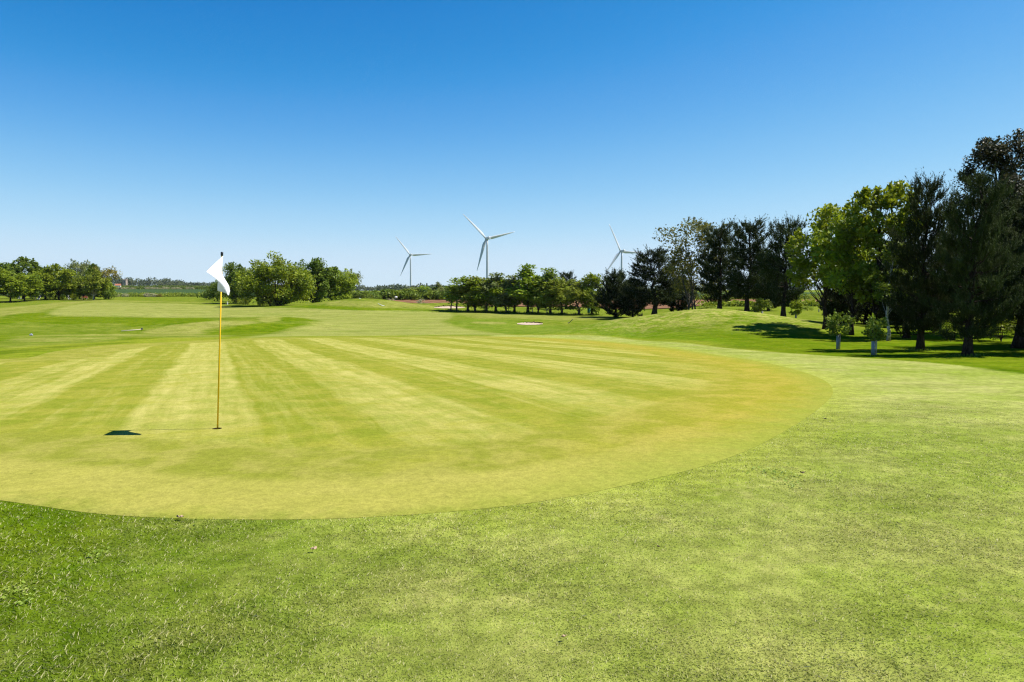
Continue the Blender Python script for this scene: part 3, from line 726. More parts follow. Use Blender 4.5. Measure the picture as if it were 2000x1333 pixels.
    V, F, rr = leaf_quads(P, D, Nn, L, W, rnd)
    mk('crown', V, F, leafm, root, attrs={'rnd': rr})
    root['nom'] = (Hh, Rr)
    return root

def pine(name, seed, Hh, Rr, cb, dens=1.0, nl=0.15, nw=0.02, nn=13, leafm=None, upturn=0.4, prof=0.75, shoot=0.36):
    """whorled branches that turn up into clusters of bottle-brush shoots"""
    g = np.random.default_rng(seed); root = empty(name, (0, 0, 0)); b = MB()
    tr = Hh * 0.019
    wob = g.normal(size=(9, 2)) * 0.016 * Hh * np.linspace(0, 1, 9)[:, None] ** 0.7
    TP = np.array([(wob[k, 0], wob[k, 1], -0.15 + (Hh * 0.95 + 0.15) * k / 8) for k in range(9)])
    b.tube(TP, [tr * (1.55 if k == 0 else 1.05 if k == 1 else 1) * (1 - 0.9 * k / 8) + 0.006 for k in range(9)], 9)
    tp, ta, tl, tv = [], [], [], []
    def trunk_at(z): return np.array([np.interp(z, TP[:, 2], TP[:, 0]), np.interp(z, TP[:, 2], TP[:, 1]), z])
    def cluster(p, o, up, m, spread, val, k_=1.2):
        for q in range(m):
            ax = o * g.uniform(0.0, 0.55) + np.array([0, 0, up * g.uniform(0.7, 1.2)]) + g.normal(size=3) * 0.22
            tp.append(p + g.normal(size=3) * spread); ta.append(ax); tl.append(k_ * shoot * g.uniform(0.55, 1.25)); tv.append(val)
    z = cb
    while z < Hh * 0.94:
        t = (z - cb) / (Hh - cb); nb = g.integers(4, 7); a0 = g.uniform(0, 6.28)
        for k in range(nb):
            L = Rr * (max(1 - t, 0.03) ** prof) * (0.60 + 0.40 * min(1, t / 0.15)) * g.uniform(0.55, 1.18)
            an = a0 + 6.283 * k / nb + g.normal() * 0.25
            o = np.array([math.cos(an), math.sin(an), 0]); lat = np.array([-o[1], o[0], 0])
            e0 = math.tan(R(g.uniform(-16, 12) + 34 * t)); upc = upturn * g.uniform(0.6, 1.4)
            p0 = trunk_at(z + g.normal() * 0.08)
            f = lambda s: p0 + o * L * s + np.array([0, 0, L * (e0 * s + upc * s * s)])
            b.tube([f(0), f(0.5), f(0.97)], [0.10 * tr + 0.012 * L + .004, 0.008 * L + .004, 0.004], 4, cap=False)
            m = max(2, int(L * 4.2 * dens)); val = g.random()
            for s in g.uniform(0.22, 1.0, m) ** 0.75:
                side = g.normal() * 0.30 * L * (1.2 - s)
                p = f(s) + lat * side + np.array([0, 0, abs(side) * 0.2])
                cluster(p, o + lat * np.sign(side) * 0.5, 0.9 + 0.5 * t, 3, 0.07 * Hh / 8, val, 0.8)
            cluster(f(1.0), o, 1.2, 5, 0.05, val, 1.5)
        z += g.uniform(0.26, 0.46) * Hh / 8
    cluster(trunk_at(Hh * 0.90), np.zeros(3), 1.5, 7, 0.09, 0.8); cluster(trunk_at(Hh * 0.94), np.zeros(3), 1.8, 4, 0.03, 0.8)
    b.build('trunk', M['bark'], root)
    P = np.array(tp); A = np.array(ta); A /= np.linalg.norm(A, axis=1, keepdims=True); Ls = np.array(tl)
    n = len(P); k = nn
    Pi = np.repeat(P, k, 0); Ai = np.repeat(A, k, 0); li = np.repeat(Ls, k)
    u = g.random(n * k); base = Pi + Ai * (u * li)[:, None]
    rd = g.normal(size=(n * k, 3)); rd -= (rd * Ai).sum(1, keepdims=True) * Ai; rd /= np.linalg.norm(rd, axis=1, keepdims=True) + 1e-9
    D = Ai * g.uniform(0.7, 1.2, (n * k, 1)) + rd * 0.65; D /= np.linalg.norm(D, axis=1, keepdims=True)
    S = np.cross(D, rd + 0.3 * g.normal(size=(n * k, 3))); S /= np.linalg.norm(S, axis=1, keepdims=True) + 1e-9
    ln = nl * g.uniform(0.7, 1.2, (n * k, 1)) * (1.15 - 0.5 * u[:, None]); w = nw * 0.5
    V = np.stack([base - S * w, base + S * w, base + D * ln], 1).reshape(-1, 3)
    F = np.arange(n * k * 3).reshape(-1, 3)
    rnd = np.clip(np.repeat(np.array(tv) * 0.4 + g.random(n) * 0.35, k) + g.random(n * k) * 0.25, 0, 1)
    mk('crown', V, F, leafm or M['needle'], root, attrs={'rnd': np.repeat(rnd, 3)})
    root['nom'] = (Hh * 1.03, Rr)
    return root

USED = set()
def place(proto, name, label, px, Y, top, wpx, group=None, cat='tree', base=None, rz=None, tilt=(0, 0), mat=None, barkm=None):
    """stand a tree at column px and depth Y, its top at row top, its crown wpx wide"""
    if proto.name in USED: o = copy_tree(proto)
    else: o = proto; USED.add(proto.name)
    for k in ('label', 'group', 'category'):
        if k in o: del o[k]
    o.name = name
    x = (px - 1000) / FPX * Y; zg = float(H(x, Y))
    if base is not None:
        zg = pt(px, base, Y)[2]
    Hn, Rn = proto['nom']
    h = pt(px, top, Y)[2] - zg; r = wpx * 1.14 / FPX * Y / 2
    o.location = (x, Y, zg - 0.03); o.scale = (r / Rn, r / Rn, h / Hn)
    o.rotation_euler = (tilt[0], tilt[1], random.uniform(0, 6.28) if rz is None else rz)
    if mat:
        for ch in o.children:
            if ch.name.startswith('crown'):
                ch.material_slots[0].link = 'OBJECT'; ch.material_slots[0].material = mat
    if barkm:
        for ch in o.children:
            if ch.name.startswith('trunk'):
                ch.material_slots[0].link = 'OBJECT'; ch.material_slots[0].material = barkm
    tag(o, label, cat, group)
    return o

# --- prototypes
pA = pine('pine_tree', 101, 7.0, 1.50, 0.75, dens=3.8, nl=0.12, nw=0.024, nn=17, prof=0.55, shoot=0.36)
pB = pine('pine_tree', 102, 7.0, 1.50, 0.80, dens=3.8, nl=0.12, nw=0.024, nn=17, prof=0.52, shoot=0.38)
pC = pine('pine_tree', 103, 8.5, 1.9, 1.5, dens=3.0, nl=0.17, nw=0.042, nn=13, prof=0.42, shoot=0.52)
pD = pine('pine_tree', 104, 8.5, 1.9, 1.2, dens=3.0, nl=0.17, nw=0.042, nn=13, prof=0.40, shoot=0.52)
pE = pine('pine_tree', 105, 5.0, 1.9, 0.15, dens=2.8, nl=0.16, nw=0.042, nn=13, prof=0.55, upturn=0.6, shoot=0.42)
GP = 'dark pines in the belt on the right'

# --- right-hand belt, near to far
place(pA, 'pine_tree', 'tall dark pine with thick leaning trunk, foremost tree at the right edge', 1893, 23.5, 318, 150, GP, tilt=(0, R(4.0)), rz=0.6)
place(pB, 'pine_tree', 'upright dark pine with straight trunk, second tree from the right in the front row', 1800, 27.0, 343, 122, GP, rz=2.0)
place(pC, 'pine_tree', 'dark pine cut off by the right edge behind the leaning pine', 1992, 28.5, 385, 190, GP, rz=1.0)
place(pA, 'pine_tree', 'narrow dark pine top showing between the two foremost pines', 1856, 40.0, 420, 90, GP, rz=4.0)
place(pD, 'pine_tree', 'dark pine filling the gap behind the straight front pine', 1772, 36.0, 470, 110, GP, rz=3.3)
place(pC, 'pine_tree', 'deep shaded pine at the back of the belt beneath the bronze trees', 1935, 44.0, 440, 150, GP, rz=5.1)
place(pE, 'pine_tree', 'low bushy pine in deep shade behind the white-barked birch', 1690, 50.0, 540, 120, GP, rz=5.0)
place(pE, 'pine_tree', 'low bushy pine in deep shade behind the leaning front trunk', 1868, 46.0, 545, 110, GP, rz=1.4)
place(pE, 'pine_tree', 'low dark pine behind the sunlit guarded sapling', 1645, 47.0, 545, 90, GP, rz=0.7)
place(pE, 'pine_tree', 'low dark pine filling the shade right of the birch trunk', 1752, 46.0, 550, 90, GP, rz=2.9)
place(pE, 'pine_tree', 'low dark pine in the shade behind the straight front trunk', 1818, 49.0, 548, 90, GP, rz=4.1)
place(pE, 'pine_tree', 'low dark pine in the shade right of the leaning front trunk', 1935, 41.0, 560, 100, GP, rz=5.6)
place(pE, 'pine_tree', 'low dark pine in the far shade at the right edge', 1995, 46.0, 545, 100, GP, rz=0.1)
place(pD, 'pine_tree', 'dark pine on the right shoulder of the mound beside the bright broadleaf', 1530, 58.0, 430, 92, GP, rz=0.3)
place(pB, 'pine_tree', 'dark pine standing just beyond the right edge, only branch tips in view', 2070, 24.5, 330, 190, GP, rz=1.9)
place(pD, 'pine_tree', 'pine beyond the right edge whose shade falls across the grass', 2110, 29.5, 320, 230, GP, rz=0.2)
place(pC, 'pine_tree', 'dark pine behind the mound, middle of the three pines in a row', 1459, 66.0, 435, 100, GP, rz=2.6)
place(pD, 'pine_tree', 'dark pine behind the crest of the mound, left of the three pines in a row', 1405, 72.0, 442, 92, GP, rz=4.4)
place(pC, 'pine_tree', 'dark pine with open crown behind the left end of the mound', 1277, 86.0, 490, 108, GP, rz=0.9)
place(pE, 'pine_tree', 'squat dark pine bushy to the ground right of the bright maple', 1203, 92.0, 533, 84, GP, rz=2.2)
place(pE, 'pine_tree', 'small bushy dark pine between the squat pine and the open-crowned pine', 1236, 90.0, 552, 60, GP, rz=3.9)
place(pC, 'pine_tree', 'dark pine rising behind the right end of the plantation', 1106, 121.0, 533, 46, GP, rz=3.0)
place(pE, 'pine_tree', 'dark pine thicket filling behind the three pines in a row', 1500, 78.0, 500, 80, GP, rz=0.4)
place(pE, 'pine_tree', 'dark low pine behind the bare stems of the bronze young tree', 1325, 92.0, 540, 70, GP, rz=1.2)

# bright broadleaf pair
t = broadleaf('broadleaf_tree', 31, 10.3, 2.5, 2.2, 56, 12500, 0.23, M['bright'], M['bark'], 'column', clump=0.23, lean=(0.04, 0), sprays=0.30, jit=0.75, spl=1.0)
place(t, 'broadleaf_tree', 'tall fresh green broadleaf tree with windblown top right of centre', 1706, 37.0, 343, 134, 'fresh green broadleaf trees', rz=0)
t = broadleaf('broadleaf_tree', 32, 8.0, 2.4, 1.9, 46, 10000, 0.22, M['bright'], M['bark'], 'round', clump=0.24, sprays=0.30, jit=0.75, spl=1.0)
place(t, 'broadleaf_tree', 'rounded fresh green broadleaf tree with flared dark trunk by the mound', 1612, 42.5, 400, 136, 'fresh green broadleaf trees', rz=0)
place(t, 'broadleaf_tree', 'fresh green broadleaf tree in the middle of the bright group, behind the guarded saplings', 1664, 38.5, 418, 130, 'fresh green broadleaf trees', rz=2.4)
# bronze tall trees
t = broadleaf('broadleaf_tree', 33, 12.0, 1.9, 3.0, 62, 24000, 0.14, M['bronze'], M['bark'], 'column', clump=0.30, lean=(0.03, 0), droop=0.4)
place(t, 'broadleaf_tree', 'tallest dark bronze-leaved tree rising above the pines at the right edge', 1925, 37.0, 247, 125, 'tall bronze-leaved trees', rz=0)
t = broadleaf('broadleaf_tree', 34, 12.0, 1.9, 3.0, 62, 22000, 0.14, M['bronze'], M['bark'], 'column', clump=0.30, lean=(0.02, 0), droop=0.4)
place(t, 'broadleaf_tree', 'second bronze-leaved tree, its crown cut off by the right edge', 2003, 38.0, 258, 130, 'tall bronze-leaved trees', rz=0)
t = broadleaf('birch_tree', 35, 7.0, 1.0, 2.4, 26, 5000, 0.13, M['dark'], M['birch'], 'column', clump=0.36, trunk_r=0.075)
place(t, 'birch_tree', 'slim birch with a white trunk in the shade behind the saplings', 1737, 34.0, 470, 78, rz=0)
t = broadleaf('young_tree', 36, 10.5, 2.9, 1.2, 48, 6000, 0.23, M['youngleaf'], M['bark_grey'], 'round', stems=4, clump=0.30, trunk_r=0.10)
place(t, 'young_tree', 'sparse multi-stemmed tree with bronze-green young leaves behind the mound', 1350, 77.0, 414, 108, rz=0)
t = broadleaf('shrub', 37, 2.2, 1.3, 0.3, 16, 2600, 0.14, M['mid'], M['bark'], 'round', stems=4, clump=0.4)
place(t, 'shrub', 'leafy shrub catching sun between the two foremost pine trunks', 1862, 34.0, 608, 70, cat='shrub', group='shrubs under the belt')
place(t, 'shrub', 'leafy shrub against the right edge beneath the pines', 1958, 33.0, 600, 80, cat='shrub', group='shrubs under the belt')
place(t, 'shrub', 'round green shrub on the grass beyond the three pines', 1577, 80.0, 597, 20, cat='shrub', group='shrubs under the belt')
place(t, 'shrub', 'dark low shrub beside the trunk of the middle pine', 1447, 70.0, 603, 20, cat='shrub', group='shrubs under the belt')
place(t, 'shrub', 'low green shrub at the back of the mound between bare stems', 1385, 80.0, 597, 36, cat='shrub', group='shrubs under the belt')

# --- plantation row in the centre
v1 = broadleaf('plantation_tree', 41, 6.0, 1.5, 0.9, 26, 4300, 0.24, M['mid'], M['bark_grey'], 'column', clump=0.42)
v2 = broadleaf('plantation_tree', 42, 6.0, 1.5, 1.0, 26, 4300, 0.24, M['olive'], M['bark'], 'cone', clump=0.40)
v3 = broadleaf('plantation_tree', 43, 6.0, 1.5, 0.8, 26, 4300, 0.23, M['olive'], M['bark_grey'], 'round', clump=0.42, stems=2)
v4 = broadleaf('plantation_sapling', 44, 4.0, 0.5, 1.1, 9, 420, 0.20, M['mid'], M['bark_grey'], 'column', clump=0.5)
GL = 'trees of the plantation row in the centre'
row = [  # proto, px, Y, top, width, material, words
    (v4, 881, 118, 563, 15, 'mid', 'slender young sapling at the left end of the plantation row'),
    (v4, 892, 117, 549, 20, 'dark', 'thin upright young tree, second in the plantation row from the left'),
    (v1, 914, 116, 537, 52, 'mid', 'full green tree, third in the plantation row from the left'),
    (v3, 931, 115, 541, 46, 'olive', 'bushy tree left of the middle wind turbine tower, fourth in the plantation row'),
    (v1, 951, 114, 540, 48, 'mid', 'plantation tree standing right in front of the middle turbine tower'),
    (v2, 969, 113, 536, 54, 'grey', 'greyish-topped plantation tree just right of the middle turbine tower'),
    (v3, 987, 112, 547, 44, 'mid', 'rounded plantation tree left of the greyish tree in the row middle'),
    (v2, 1004, 111, 540, 50, 'grey', 'greyish plantation tree just left of the tallest spiky one'),
    (v2, 1031, 109, 520, 56, 'mid', 'tallest spiky-topped tree of the plantation row'),
    (v3, 1051, 108, 545, 46, 'olive', 'rounded plantation tree just right of the tallest spiky one'),
    (v2, 1074, 107, 527, 52, 'olive', 'second tallest plantation tree with a dark pointed top'),
    (v1, 1097, 105, 540, 46, 'olive', 'olive green plantation tree in front of a dark pine top'),
    (v3, 1127, 103, 552, 46, 'olive', 'low olive tree left of the bright maple in the plantation row')]
for p_, px, Y, top, w, mt, lab in row:
    place(p_, 'plantation_tree' if p_ is not v4 else 'plantation_sapling', lab, px, Y - 4, top + 1, w * 1.25, GL, mat=M[mt])
t = broadleaf('maple_tree', 45, 6.2, 1.9, 0.9, 30, 4200, 0.23, M['bright'], M['bark'], 'cone', clump=0.38)
place(t, 'maple_tree', 'bright yellow-green maple at the right end of the plantation row', 1156, 99.0, 531, 56, GL)
t = broadleaf('young_tree', 46, 3.4, 0.9, 0.9, 12, 700, 0.18, M['bright'], M['birch'], 'round', clump=0.45)
place(t, 'young_tree', 'low bright young tree under the plantation canopy at left', 946, 112, 583, 26, GL)
place(t, 'young_tree', 'pale young tree before the dark trunks in the row middle', 993, 108, 575, 18, GL)
place(t, 'young_tree', 'low bright young tree under the tallest plantation tree', 1040, 105, 583, 24, GL)
place(t, 'young_tree', 'low leafy young tree between the two tallest plantation trees and the maple', 1068, 103, 585, 26, GL)

# --- round group left of centre
c1 = broadleaf('round_tree', 51, 9.5, 5.8, 0.5, 120, 22000, 0.36, M['bright'], M['bark'], 'round', stems=5, clump=0.22, sprays=0.15, spl=0.7)
place(c1, 'round_tree', 'big round bright green tree with several stems right of the flag', 545, 130.0, 503, 120, 'broadleaf clump right of the flag', rz=0.2)
c2 = broadleaf('round_tree', 52, 8.5, 3.6, 0.5, 70, 14000, 0.34, M['mid'], M['bark'], 'round', stems=3, clump=0.28)
place(c2, 'round_tree', 'darker green tree just right of the big round tree', 615, 140.0, 513, 76, 'broadleaf clump right of the flag', mat=M['dark'])
place(c2, 'round_tree', 'mid green tree at the right end of the clump, low on the mound', 657, 144.0, 528, 66, 'broadleaf clump right of the flag', mat=M['mid'])
c3 = broadleaf('open_tree', 53, 8.0, 2.6, 3.2, 30, 1700, 0.30, M['grey'], M['bark_grey'], 'vase', clump=0.33)
place(c3, 'open_tree', 'thin see-through tree at the right tip of the clump', 683, 150.0, 527, 44, 'broadleaf clump right of the flag')
place(c2, 'round_tree', 'smaller dark green tree directly right of the white flag', 464, 142.0, 520, 50, 'broadleaf clump right of the flag', mat=M['dark'])
place(c3, 'open_tree', 'thin pale tree peeping out between flag and big round tree', 481, 156.0, 518, 44, 'broadleaf clump right of the flag', mat=M['grey'])
sh = broadleaf('bush', 54, 3.0, 2.2, 0.1, 22, 2200, 0.26, M['dark'], M['bark'], 'round', stems=4, clump=0.36)
GB = 'bushes round the fairways'
place(sh, 'bush', 'dark bush just left of the flagstick below the flag', 424, 158.0, 552, 36, GB, 'bush')
place(sh, 'bush', 'low dark bush left of the flagstick by the crop field', 408, 170.0, 570, 26, GB, 'bush')
place(sh, 'bush', 'dark bush right of the thin tree at the mound', 706, 165.0, 570, 40, GB, 'bush')
place(sh, 'bush', 'dark bush behind the near distant flag on the mound', 728, 175.0, 573, 34, GB, 'bush')
place(sh, 'bush', 'yellowish low bush at the foot of the dark tree by the flag', 478, 138.0, 580, 22, GB, 'bush', mat=M['bright'])
place(sh, 'bush', 'small leafy bush at the left foot of the big round tree', 516, 136.0, 583, 24, GB, 'bush', mat=M['mid'])

# --- left group
GLF = 'trees at the left edge'
l1 = broadleaf('parkland_tree', 61, 8.0, 3.0, 1.7, 48, 8500, 0.38, M['mid'], M['bark'], 'round', clump=0.30)
l2 = broadleaf('parkland_tree', 62, 9.0, 3.0, 1.2, 48, 8500, 0.38, M['mid'], M['bark_grey'], 'cone', clump=0.32)
place(l1, 'parkland_tree', 'broad green tree on a dark trunk at the very left edge', 22, 146.0, 534, 66, GLF)
place(l1, 'parkland_tree', 'green tree on a slim trunk, second trunk from the left edge', 50, 152.0, 541, 50, GLF)
place(l1, 'parkland_tree', 'tallest dark green tree behind the two leftmost trunks', 47, 172.0, 513, 76, GLF, mat=M['dark'])
place(l2, 'parkland_tree', 'mid green tree right of the tallest one in the left group', 90, 166.0, 527, 56, GLF)
place(l1, 'parkland_tree', 'rounded green tree with a slim pale trunk left of the salmon bench', 117, 160.0, 526, 62, GLF)
place(l2, 'parkland_tree', 'lighter green tree between the rounded tree and the salmon bench', 136, 168.0, 548, 40, GLF, mat=M['mid'])
place(c3, 'open_tree', 'tall thin-leaved tree with bare stems rising above the left group', 157, 178.0, 507, 36, GLF, mat=M['grey'])
place(c3, 'open_tree', 'second tall thin-leaved tree right beside the first', 168, 180.0, 508, 26, GLF, mat=M['grey'])
place(c3, 'open_tree', 'faint bare-topped tree left of the tall thin-leaved pair', 132, 190.0, 518, 30, GLF, mat=M['grey'])
place(l2, 'parkland_tree', 'dark conifer-like tree with a jagged top right of the thin trees', 186, 172.0, 516, 38, GLF, mat=M['dark'])
place(l1, 'parkland_tree', 'small bright yellow-green tree above the salmon bench', 164, 160.0, 547, 26, GLF, mat=M['bright'])
place(l1, 'birch_tree', 'grey-green tree with a white forked trunk right of the bench', 184, 158.0, 536, 42, GLF, mat=M['olive'], barkm=M['birch'])
place(c3, 'open_tree', 'yellowish thin-leaved tree at the right end of the left group', 213, 170.0, 520, 36, GLF, mat=M['yellow'])
place(l2, 'parkland_tree', 'green tree below the yellowish one at the right end', 207, 166.0, 546, 34, GLF, mat=M['mid'])
place(sh, 'bush', 'low bush at the right foot of the left group', 217, 164.0, 567, 24, GB, 'bush', mat=M['dark'])
place(sh, 'bush', 'small pale bush under the lighter green tree by the bench', 145, 158.0, 574, 12, GB, 'bush', mat=M['bright'])
place(sh, 'bush', 'dark undergrowth below the rounded left tree', 103, 172.0, 568, 52, GB, 'bush', mat=M['dark'])
place(sh, 'bush', 'dark undergrowth behind the salmon bench', 166, 176.0, 566, 44, GB, 'bush', mat=M['dark'])
place(sh, 'bush', 'wide dark undergrowth between the leftmost trunks and the golfer', 74, 180.0, 570, 30, GB, 'bush', mat=M['dark'])

# --- hedgerow trees behind the ploughed field, and bushes with blossom
h1 = broadleaf('hedgerow_tree', 71, 7.0, 3.2, 0.3, 26, 1500, 0.62, M['mid'], M['bark'], 'round', clump=0.36)
h2 = broadleaf('hedgerow_tree', 72, 7.0, 3.2, 0.3, 26, 1500, 0.62, M['olive'], M['bark'], 'cone', clump=0.36)
GH = 'trees of the hedgerow behind the ploughed field'
hedge = [(h1, 742, 566, 32, 'dark'), (h2, 768, 568, 30, 'mid'), (h1, 790, 566, 34, 'bright'), (h1, 808, 563, 32, 'olive'), (h2, 824, 564, 26, 'dark'), (h1, 843, 560, 34, 'mid'), (h2, 857, 556, 26, 'grey'),
         (h1, 874, 560, 38, 'dark'), (h1, 858, 574, 22, 'bright'), (h2, 893, 566, 30, 'mid')]
names = ['left end of the far hedgerow', 'second from the left in the far hedgerow', 'third from the left in the far hedgerow', 'below the left turbine, fourth in the far hedgerow', 'just right of the left turbine tower', 'sixth from the left in the far hedgerow', 'with a bare pale top in the far hedgerow',
         'biggest rounded one near the plantation', 'small one low in front of the biggest rounded hedgerow tree', 'last one before the plantation hides the hedgerow']
for (p_, px, top, w, mt), nm in zip(hedge, names):
    cw = {'dark': 'dark green', 'mid': 'mid green', 'bright': 'light green', 'olive': 'olive', 'grey': 'grey-green'}[mt]
    place(p_, 'hedgerow_tree', cw + ' hedgerow tree, ' + nm, px, 189 + (px % 7), top, w * 1.25, GH, mat=M[mt])
for px, top, w, lab in [(1300, 578, 60, 'hedgerow tree glimpsed left of the bronze young tree'), (1440, 577, 70, 'hedgerow tree glimpsed between the three pines'), (1560, 578, 70, 'hedgerow tree glimpsed left of the flared trunk'), (990, 572, 80, 'hedgerow tree glimpsed through the plantation trunks')]:
    place(h1, 'hedgerow_tree', lab, px, 192 if px < 1200 else 205, top, w, GH, mat=M['dark'])

bl = broadleaf('blossom_bush', 73, 2.2, 1.6, 0.1, 16, 1200, 0.24, M['blossom'], M['bark_grey'], 'round', stems=3, clump=0.4)
GW = 'cream blossom bushes'
for px, Y, top, w, lab in [(763, 148, 584, 14, 'cream flowering bush on the skyline of the centre mound'), (822, 136, 585, 15, 'cream flowering bush in front of the ploughed field'), (832, 136, 592, 10, 'small straggly cream bush right of the flowering one by the ploughed field'),
                           (290, 219, 573, 18, 'cream blossom bush in the low hedge at the near edge of the crop field'), (302, 219, 574, 13, 'second cream blossom bush right beside it at the crop field edge'), (228, 220, 574, 11, 'pale blossom bush nearest the left trees at the crop field edge'), (246, 220, 574, 11, 'pale blossom bush below the church tower at the crop field edge')]:
    place(bl, 'blossom_bush', lab, px, Y, top, w, GW, 'bush')
place(bl, 'blossom_bush', 'yellow gorse bush in the low hedge at the crop field edge', 312, 219, 575, 12, GW, 'bush', mat=M['yellow'])
for i, (px, w) in enumerate([(236, 8), (248, 9), (261, 8), (290, 9), (299, 9), (309, 10), (324, 11), (344, 11), (352, 8), (368, 6), (377, 7)]):
    ord_ = ['leftmost', 'second', 'third', 'fourth', 'fifth', 'sixth', 'seventh', 'eighth', 'ninth', 'tenth', 'last'][i]
    place(bl, 'blossom_bush', 'hawthorn in white blossom in the far field hedge, %s from the left' % ord_, px, 650, 560.8 + (i % 3) * 0.7, w * 1.15, 'hawthorns in the far field hedge', 'bush')

# far hedges, woods: one mass each
def mass(name, label, cat, trees, leafm, leaf, seed, per=90):
    g = np.random.default_rng(seed); P = []; SZ = []; TI = []
    for (x, y, z, h, r) in trees:
        d = g.normal(size=(per, 3)); d /= np.linalg.norm(d, axis=1, keepdims=True); d *= (g.random(per) ** 0.35)[:, None]
        P.append(np.stack([x + d[:, 0] * r, y + d[:, 1] * r, z + h * 0.5 + d[:, 2] * h * 0.52], -1)); SZ.append(np.full(per, leaf)); TI.append(np.full(per, g.random()))
    P = np.concatenate(P); n = len(P); TI = np.concatenate(TI)
    V, F, rr = leaf_quads(P, g.normal(size=(n, 3)), g.normal(size=(n, 3)) + np.array([0, 0, 0.6]), np.concatenate(SZ) * g.uniform(0.7, 1.3, n), leaf * g.uniform(0.6, 1.0, n), np.clip(TI * 0.6 + 0.4 * g.random(n), 0, 1))
    o = mk(name, V, F, leafm, attrs={'rnd': rr}); tag(o, label, cat, kind='stuff'); return o
def line(px0, px1, Y, n, h, r, seed, jit=0.4, dy=0):
    g = np.random.default_rng(seed); out = []
    for k in range(n):
        px = px0 + (px1 - px0) * (k + g.uniform(-jit, jit)) / max(n - 1, 1); YY = Y + g.uniform(-1, 1) * dy
        x, y = XY(px, YY); hh = h * g.uniform(0.7, 1.25); out.append((x, y, float(H(x, y)), hh, r * g.uniform(0.75, 1.3)))
    return out
W = []
for k, (a, b) in enumerate([(200, 260), (255, 330), (320, 360)]):
    W += line(a, b, 1180 + 40 * k, 16, [17, 13, 10][k], 8, 300 + k, dy=60)
W += line(350, 470, 1350, 22, 8, 8, 310, dy=60) + line(-300, 210, 1200, 50, 13, 9, 311, dy=80)
W += line(470, 700, 1500, 26, 7, 9, 312, dy=80) + line(690, 745, 1300, 12, 9, 7, 313, dy=40) + line(745, 900, 900, 26, 8, 8, 314, dy=60) + line(900, 2300, 1200, 120, 10, 9, 315, dy=80)
mass('distant_woodland', 'hazy far-off woodland along the skyline', 'woodland', W, M['hazy'], 2.6, 9, 110)
HG = line(236, 440, 656, 70, 2.8, 2.4, 320, dy=2) + line(-300, 236, 656, 120, 2.6, 2.4, 321, dy=2)
mass('field_hedge', 'low dark hedge along the far side of the crop field', 'hedge', HG, M['dark'], 0.9, 12, 70)
HG = line(225, 445, 900, 90, 2.6, 2.6, 322, dy=2)
mass('field_hedge', 'thin dark hedge line below the church tower', 'hedge', HG, M['dark'], 1.0, 13, 60)
HG = line(205, 440, 226, 70, 1.2, 1.5, 323, dy=3)
mass('field_hedge', 'straggly low growth at the near edge of the crop field', 'hedge', HG, M['olive'], 0.4, 14, 90)
HG = line(690, 1000, 188, 70, 2.2, 1.8, 324, dy=3)
mass('field_hedge', 'dense hedge bottom behind the ploughed field', 'hedge', HG, M['dark'], 0.7, 15, 110)
HG = line(1240, 2100, 186, 120, 1.8, 1.8, 325, dy=2) + line(1380, 2100, 104, 90, 0.8, 1.0, 326, dy=2)
mass('field_hedge', 'low hedges glimpsed beyond the right-hand pines', 'hedge', HG, M['mid'], 0.4, 16, 90)

# ------------------------------------------------------------------ wind turbines
M['turbine'] = simple('turbine_white', (0.50, 0.52, 0.54), 0.4, 0.4, 0.04, 0.2)
M['turbine_dark'] = simple('turbine_grey', (0.42, 0.45, 0.48), 0.5, 0.3, 0.05, 0.2)
def blade_mesh(Lb):
    V = []; F = []; ns = 16; nc = 14
    for i in range(ns):
        t = i / (ns - 1); z = 0.9 + (Lb - 0.9) * t
        rt = ss(np.array(t), 0.03, 0.18); ch = 2.3 * (1 - rt) + rt * (4.9 * (1 - t) ** 0.85 + 0.55); th = 2.3 * (1 - rt) + rt * (ch * 0.24)
        tw = (1 - t) * 0.42
        for k in range(nc):
            a = 2 * math.pi * k / nc; cx = math.cos(a) * ch / 2; cy = math.sin(a) * th / 2 * (1 - 0.45 * float(rt) * max(0, math.cos(a)))
            cx += float(rt) * ch * 0.18; x = cx * math.cos(tw) - cy * math.sin(tw); y = cx * math.sin(tw) + cy * math.cos(tw)
            V.append((x, y + 1.2 * t * t, z))
    for i in range(ns - 1):
        for k in range(nc):
            k2 = (k + 1) % nc; F.append((i * nc + k, i * nc + k2, (i + 1) * nc + k2, (i + 1) * nc + k))
    F.append(tuple(range(nc - 1, -1, -1))); F.append(tuple(range((ns - 1) * nc, ns * nc)))
    return V, F
BV, BF = blade_mesh(50.0)
BM = None
